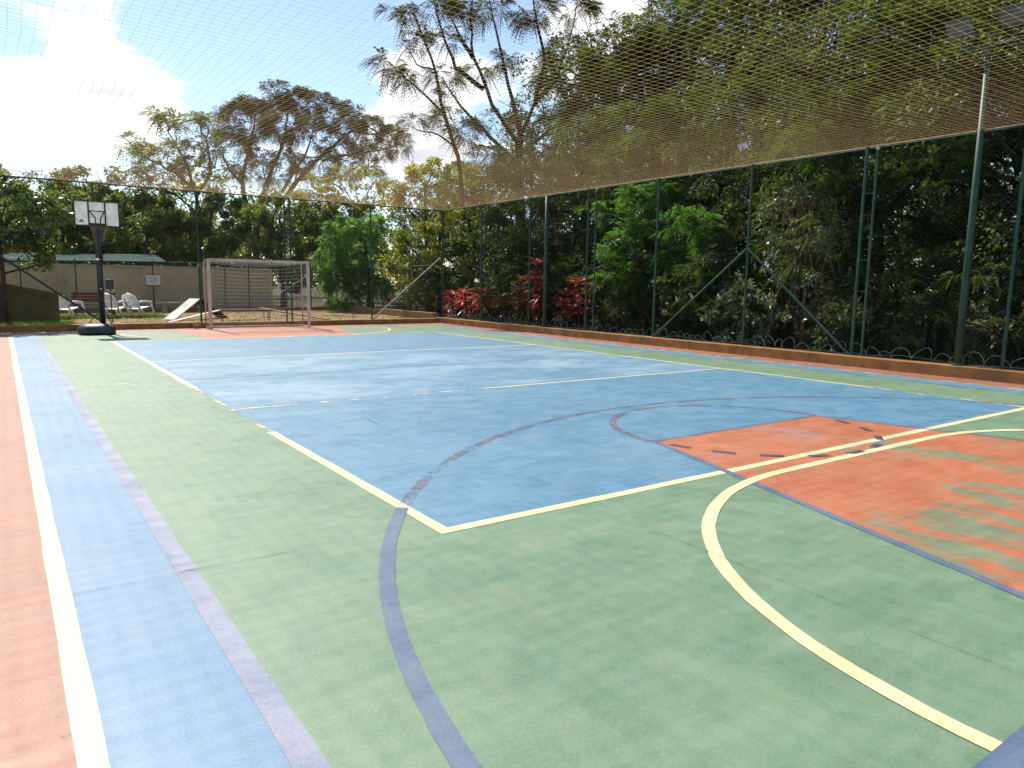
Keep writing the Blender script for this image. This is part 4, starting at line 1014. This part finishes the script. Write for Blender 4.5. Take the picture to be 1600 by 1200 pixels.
for (o, x, y, rz, s, lab) in (
    (tA, 26.5, 21.0, 2.0, 1.08, 'huge dark feathery tree, second from the jacaranda'),
    (tA, 24.0, 10.5, 4.0, 1.0, 'huge dark feathery tree above the fence ladder on the right'),
    (tB, 24.0, 5.5, 2.2, 1.0, 'huge dark leafy tree at the upper right corner'),
    (tB, 26.5, 30.5, .4, 1.1, 'huge dark leafy tree directly behind the jacaranda'),
    (tA, 29.0, 25.5, 1.1, 1.1, 'huge dark feathery tree in the back row behind the jacaranda'),
    (tB, 29.0, 13.0, 5.2, 1.15, 'huge dark leafy tree in the back row above the crossed braces'),
    (tA, 30.0, 6.0, 3.3, 1.1, 'huge dark feathery tree in the back row at the far right'),
    (tC, 18.4, 12.4, 2.2, .95, 'dark leafy tree behind the crossed fence braces'),
    (tC, 18.9, 22.0, 4.0, .92, 'dark leafy tree behind the floodlight pole and red plants'),
    (tD, 18.8, 18.2, 1.7, .95, 'dark feathery tree behind the green feathery tree'),
    (tD, 17.8, 3.6, .6, 1.0, 'dark feathery tree behind the fence at the right edge'),
    (tC, 19.5, 26.5, 5.3, .85, 'dark leafy tree behind the yellow green bush'),
    (tD, 21.0, 33.5, 2.9, .95, 'dark feathery tree behind the bright green tree'),
    (tC, 20.6, 1.2, 3.0, 1.05, 'dark leafy tree beyond the right edge of the fence'),
    (tD, 20.4, 7.6, 2.0, 1.05, 'dark feathery tree between the fence ladder and the nearest floodlight pole'),
    (tD, 20.2, 14.8, 5.0, 1.0, 'dark feathery tree set back behind the crossed fence braces'),
    (tC, 21.5, 38.0, 1.0, .9, 'dark leafy tree far behind the bright green tree')):
    copy_tree(o, (x, y, -.05), rz, s, lab, fg)
# undergrowth shrubs hugging the fence
ug = 'dark undergrowth shrubs behind the right fence'
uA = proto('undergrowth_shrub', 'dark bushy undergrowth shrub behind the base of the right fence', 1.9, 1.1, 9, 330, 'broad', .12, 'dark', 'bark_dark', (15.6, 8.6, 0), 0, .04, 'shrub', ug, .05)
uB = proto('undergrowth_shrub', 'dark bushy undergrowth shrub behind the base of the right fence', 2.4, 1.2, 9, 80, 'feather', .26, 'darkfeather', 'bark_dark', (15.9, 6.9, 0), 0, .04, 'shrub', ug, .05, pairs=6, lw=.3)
for i, y in enumerate((5.6, 4.2, 2.6, 12.6, 14.2, 15.9, 17.4, 19.0, 20.8, 22.6, 24.4, 26.2, 28.0, 30.0)):
    copy_tree((uA, uB)[i % 2], (15.7+.5*((i*37) % 10)/10, y, 0), i*1.7, .85+.35*((i*53) % 10)/10, 'dark bushy undergrowth shrub behind the base of the right fence', ug)
for i, (x, y) in enumerate(((17.3, 11.2), (17.4, 13.6), (17.6, 17.0), (17.5, 20.4), (17.4, 8.0), (17.2, 5.0), (17.8, 24.2), (18.4, 28.6))):
    copy_tree((uB, uA)[i % 2], (x, y, 0), i*2.3, 1.5+.5*((i*29) % 10)/10, 'dark bushy undergrowth shrub behind the base of the right fence', ug)

# red cordyline plants
def cordyline(loc, stems, label, dry=False):
    e = empty('cordyline_plant', loc, label, 'plant', 'red strap leaved plants behind the fence'); e.scale = (1.2, 1.2, 1.0)
    mb = MB(); Q = []
    for (dx, dy, h, n) in stems:
        p = [Vector((dx*.3, dy*.3, 0)), Vector((dx*.7, dy*.7, h*.5)), Vector((dx, dy, h))]
        mb.tube(p, [.022, .018, .014], 6)
        for tier in range(max(1, int(h/.32))):
            z = h - tier*.27
            if z < .12: break
            nn = n if tier == 0 else int(n*.6)
            a = rng.uniform(0, 2*math.pi, nn); up = rng.uniform(.15, 1.5, nn) if tier == 0 else rng.uniform(-.5, .6, nn)
            d = np.stack([np.cos(a), np.sin(a), up], 1); d = unit(d)
            P = np.array([dx, dy, z]) + d*.02 + rng.normal(size=(nn, 3))*.015; ln = rng.uniform(.26, .46, nn)
            nr = unit(np.cross(np.cross(d, [0, 0, 1.0]), d)+1e-4)
            h1 = leaf_quads(P, d, nr, ln*.62, np.full(nn, .062), .2)
            mid = P + d*(ln*.40)[:, None]; d2 = unit(d + np.array([0, 0, -.55]))
            h2 = leaf_quads(mid, d2, nr, ln*.66, np.full(nn, .060), .2); Q += [h1, h2]
    mb.build('stem', M['bark_dark'], e); link('leaves', quads_mesh('cordyline_leaves', np.concatenate(Q), L['cordy_dry' if dry else 'cordy']), e)
    return e
cordyline((14.55, 24.7, .05), [(0, 0, .95, 26), (.15, .25, .75, 22), (-.1, -.2, .65, 20), (.1, -.35, .50, 18)], 'bushy crimson strap leaved plant, leftmost of the big red clumps')
cordyline((14.55, 23.75, .05), [(0, 0, 1.05, 26), (.15, .3, .8, 22), (-.1, -.25, .75, 22), (.1, .1, .5, 18)], 'bushy crimson strap leaved plant, second of the red clumps from the corner')
cordyline((14.55, 22.6, .05), [(0, 0, 1.10, 26), (.1, .3, .85, 22), (0, -.3, .7, 20)], 'bushy crimson strap leaved plant, third of the red clumps from the corner')
cordyline((14.6, 21.4, .05), [(0, 0, .95, 24), (.1, .3, .8, 22), (0, -.3, .7, 20), (.1, .1, .45, 16)], 'faded pinkish strap leaved plant in the middle of the red clumps', True)
cordyline((14.6, 20.2, .05), [(0, 0, 1.55, 26), (.1, .25, 1.2, 22), (0, -.25, 1.0, 22), (.1, .1, .6, 20)], 'tall bronze and orange strap leaved plant left of the floodlight pole', True)
cordyline((14.6, 19.3, .05), [(0, 0, 2.10, 30), (.12, .25, 1.55, 24), (0, -.25, 1.3, 24), (.1, .1, .95, 22), (-.05, -.1, .6, 18)], 'tallest crimson strap leaved plant, at the floodlight pole')
cordyline((14.6, 17.75, .05), [(0, 0, 1.10, 24), (.1, .25, .8, 22), (0, -.2, .55, 18)], 'crimson strap leaved plant just right of the floodlight pole')
cordyline((14.6, 17.1, .05), [(0, 0, 1.45, 24), (.1, -.15, .85, 22), (0, .2, .5, 18)], 'crimson strap leaved plant behind the left fence ladder')
cordyline((14.3, 30.0, .05), [(0, 0, .55, 18)], 'small red strap leaved plant behind the yard kerb')
cordyline((14.3, 27.2, .05), [(0, 0, .50, 18)], 'small bronze strap leaved plant behind the corner brace', True)

# grass in the yard (mass), litter on soil and court
def blades(n, x0, x1, y0, y1, z, h):
    P = np.stack([rng.uniform(x0, x1, n), rng.uniform(y0, y1, n), np.full(n, z)], 1)
    d = unit(rng.normal(size=(n, 3))*np.array([.5, .5, .1]) + np.array([0, 0, 1.0])); nr = unit(rng.normal(size=(n, 3)))
    return leaf_quads(P, d, nr, h*rng.uniform(.5, 1.3, n), np.full(n, .012), .1)
gq = np.concatenate([blades(7000, -2.5, 1.75, 24.35, 26.1, .09, .14), blades(2500, 1.7, 4.2, 24.4, 25.0, .09, .07), blades(5000, 1.3, 5.0, 28.6, 31.5, .09, .10)])
tag(link('grass', quads_mesh('grass', gq, L['grass'])), 'green grass growing along the far kerb and under the white chairs', 'grass', kind='stuff')
n = 2600; P = np.stack([rng.uniform(-1, 13.2, n), rng.uniform(24.5, 34, n), np.full(n, .108)], 1)
lq = [leaf_quads(P, unit(rng.normal(size=(n, 3))*np.array([1, 1, .15])), unit(rng.normal(size=(n, 3))*.3+np.array([0, 0, 1.])), rng.uniform(.05, .12, n), rng.uniform(.03, .06, n))]
n = 5000; P = np.stack([rng.uniform(13.9, 17.5, n), rng.uniform(0, 33, n), np.full(n, -.03)], 1)
lq.append(leaf_quads(P, unit(rng.normal(size=(n, 3))*np.array([1, 1, .15])), unit(rng.normal(size=(n, 3))*.3+np.array([0, 0, 1.])), rng.uniform(.06, .14, n), rng.uniform(.03, .07, n)))
n = 110; P = np.stack([rng.uniform(-.4, 13.2, n), rng.uniform(4.5, 23.7, n), np.full(n, .016)], 1)
lq.append(leaf_quads(P, unit(rng.normal(size=(n, 3))*np.array([1, 1, .03])), unit(rng.normal(size=(n, 3))*.15+np.array([0, 0, 1.])), rng.uniform(.02, .06, n), rng.uniform(.006, .02, n)))
n = 40; P = np.stack([rng.uniform(-.45, -.12, n), rng.uniform(4.5, 9, n), np.full(n, .016)], 1)
lq.append(leaf_quads(P, unit(rng.normal(size=(n, 3))*np.array([1, 1, .03])), unit(rng.normal(size=(n, 3))*.15+np.array([0, 0, 1.])), rng.uniform(.02, .06, n), rng.uniform(.01, .03, n)))
tag(link('leaf_litter', quads_mesh('leaf_litter', np.concatenate(lq), L['dry'])), 'dry fallen leaves scattered over the yard soil and court', 'leaves', kind='stuff')

# woodland far behind everything, one mass
cl = []
for i in range(150):
    a = R(-28 + 128*i/150 + rnd.uniform(-.6, .6)); d = rnd.uniform(56, 78); s_ = rnd.uniform(2.6, 4.2)
    hz = rnd.uniform(1.5, 7.0 if a < R(30) else 9.0)
    cl.append(((d*math.sin(a), d*math.cos(a), hz), (s_*1.2, s_*1.2, s_*.8), 800))
tag(link('far_woodland', quads_mesh('far_woodland', crown_quads(cl, 'broad', .42), L['hedge'])), 'distant woodland closing the view behind the yard trees', 'woodland', kind='stuff')
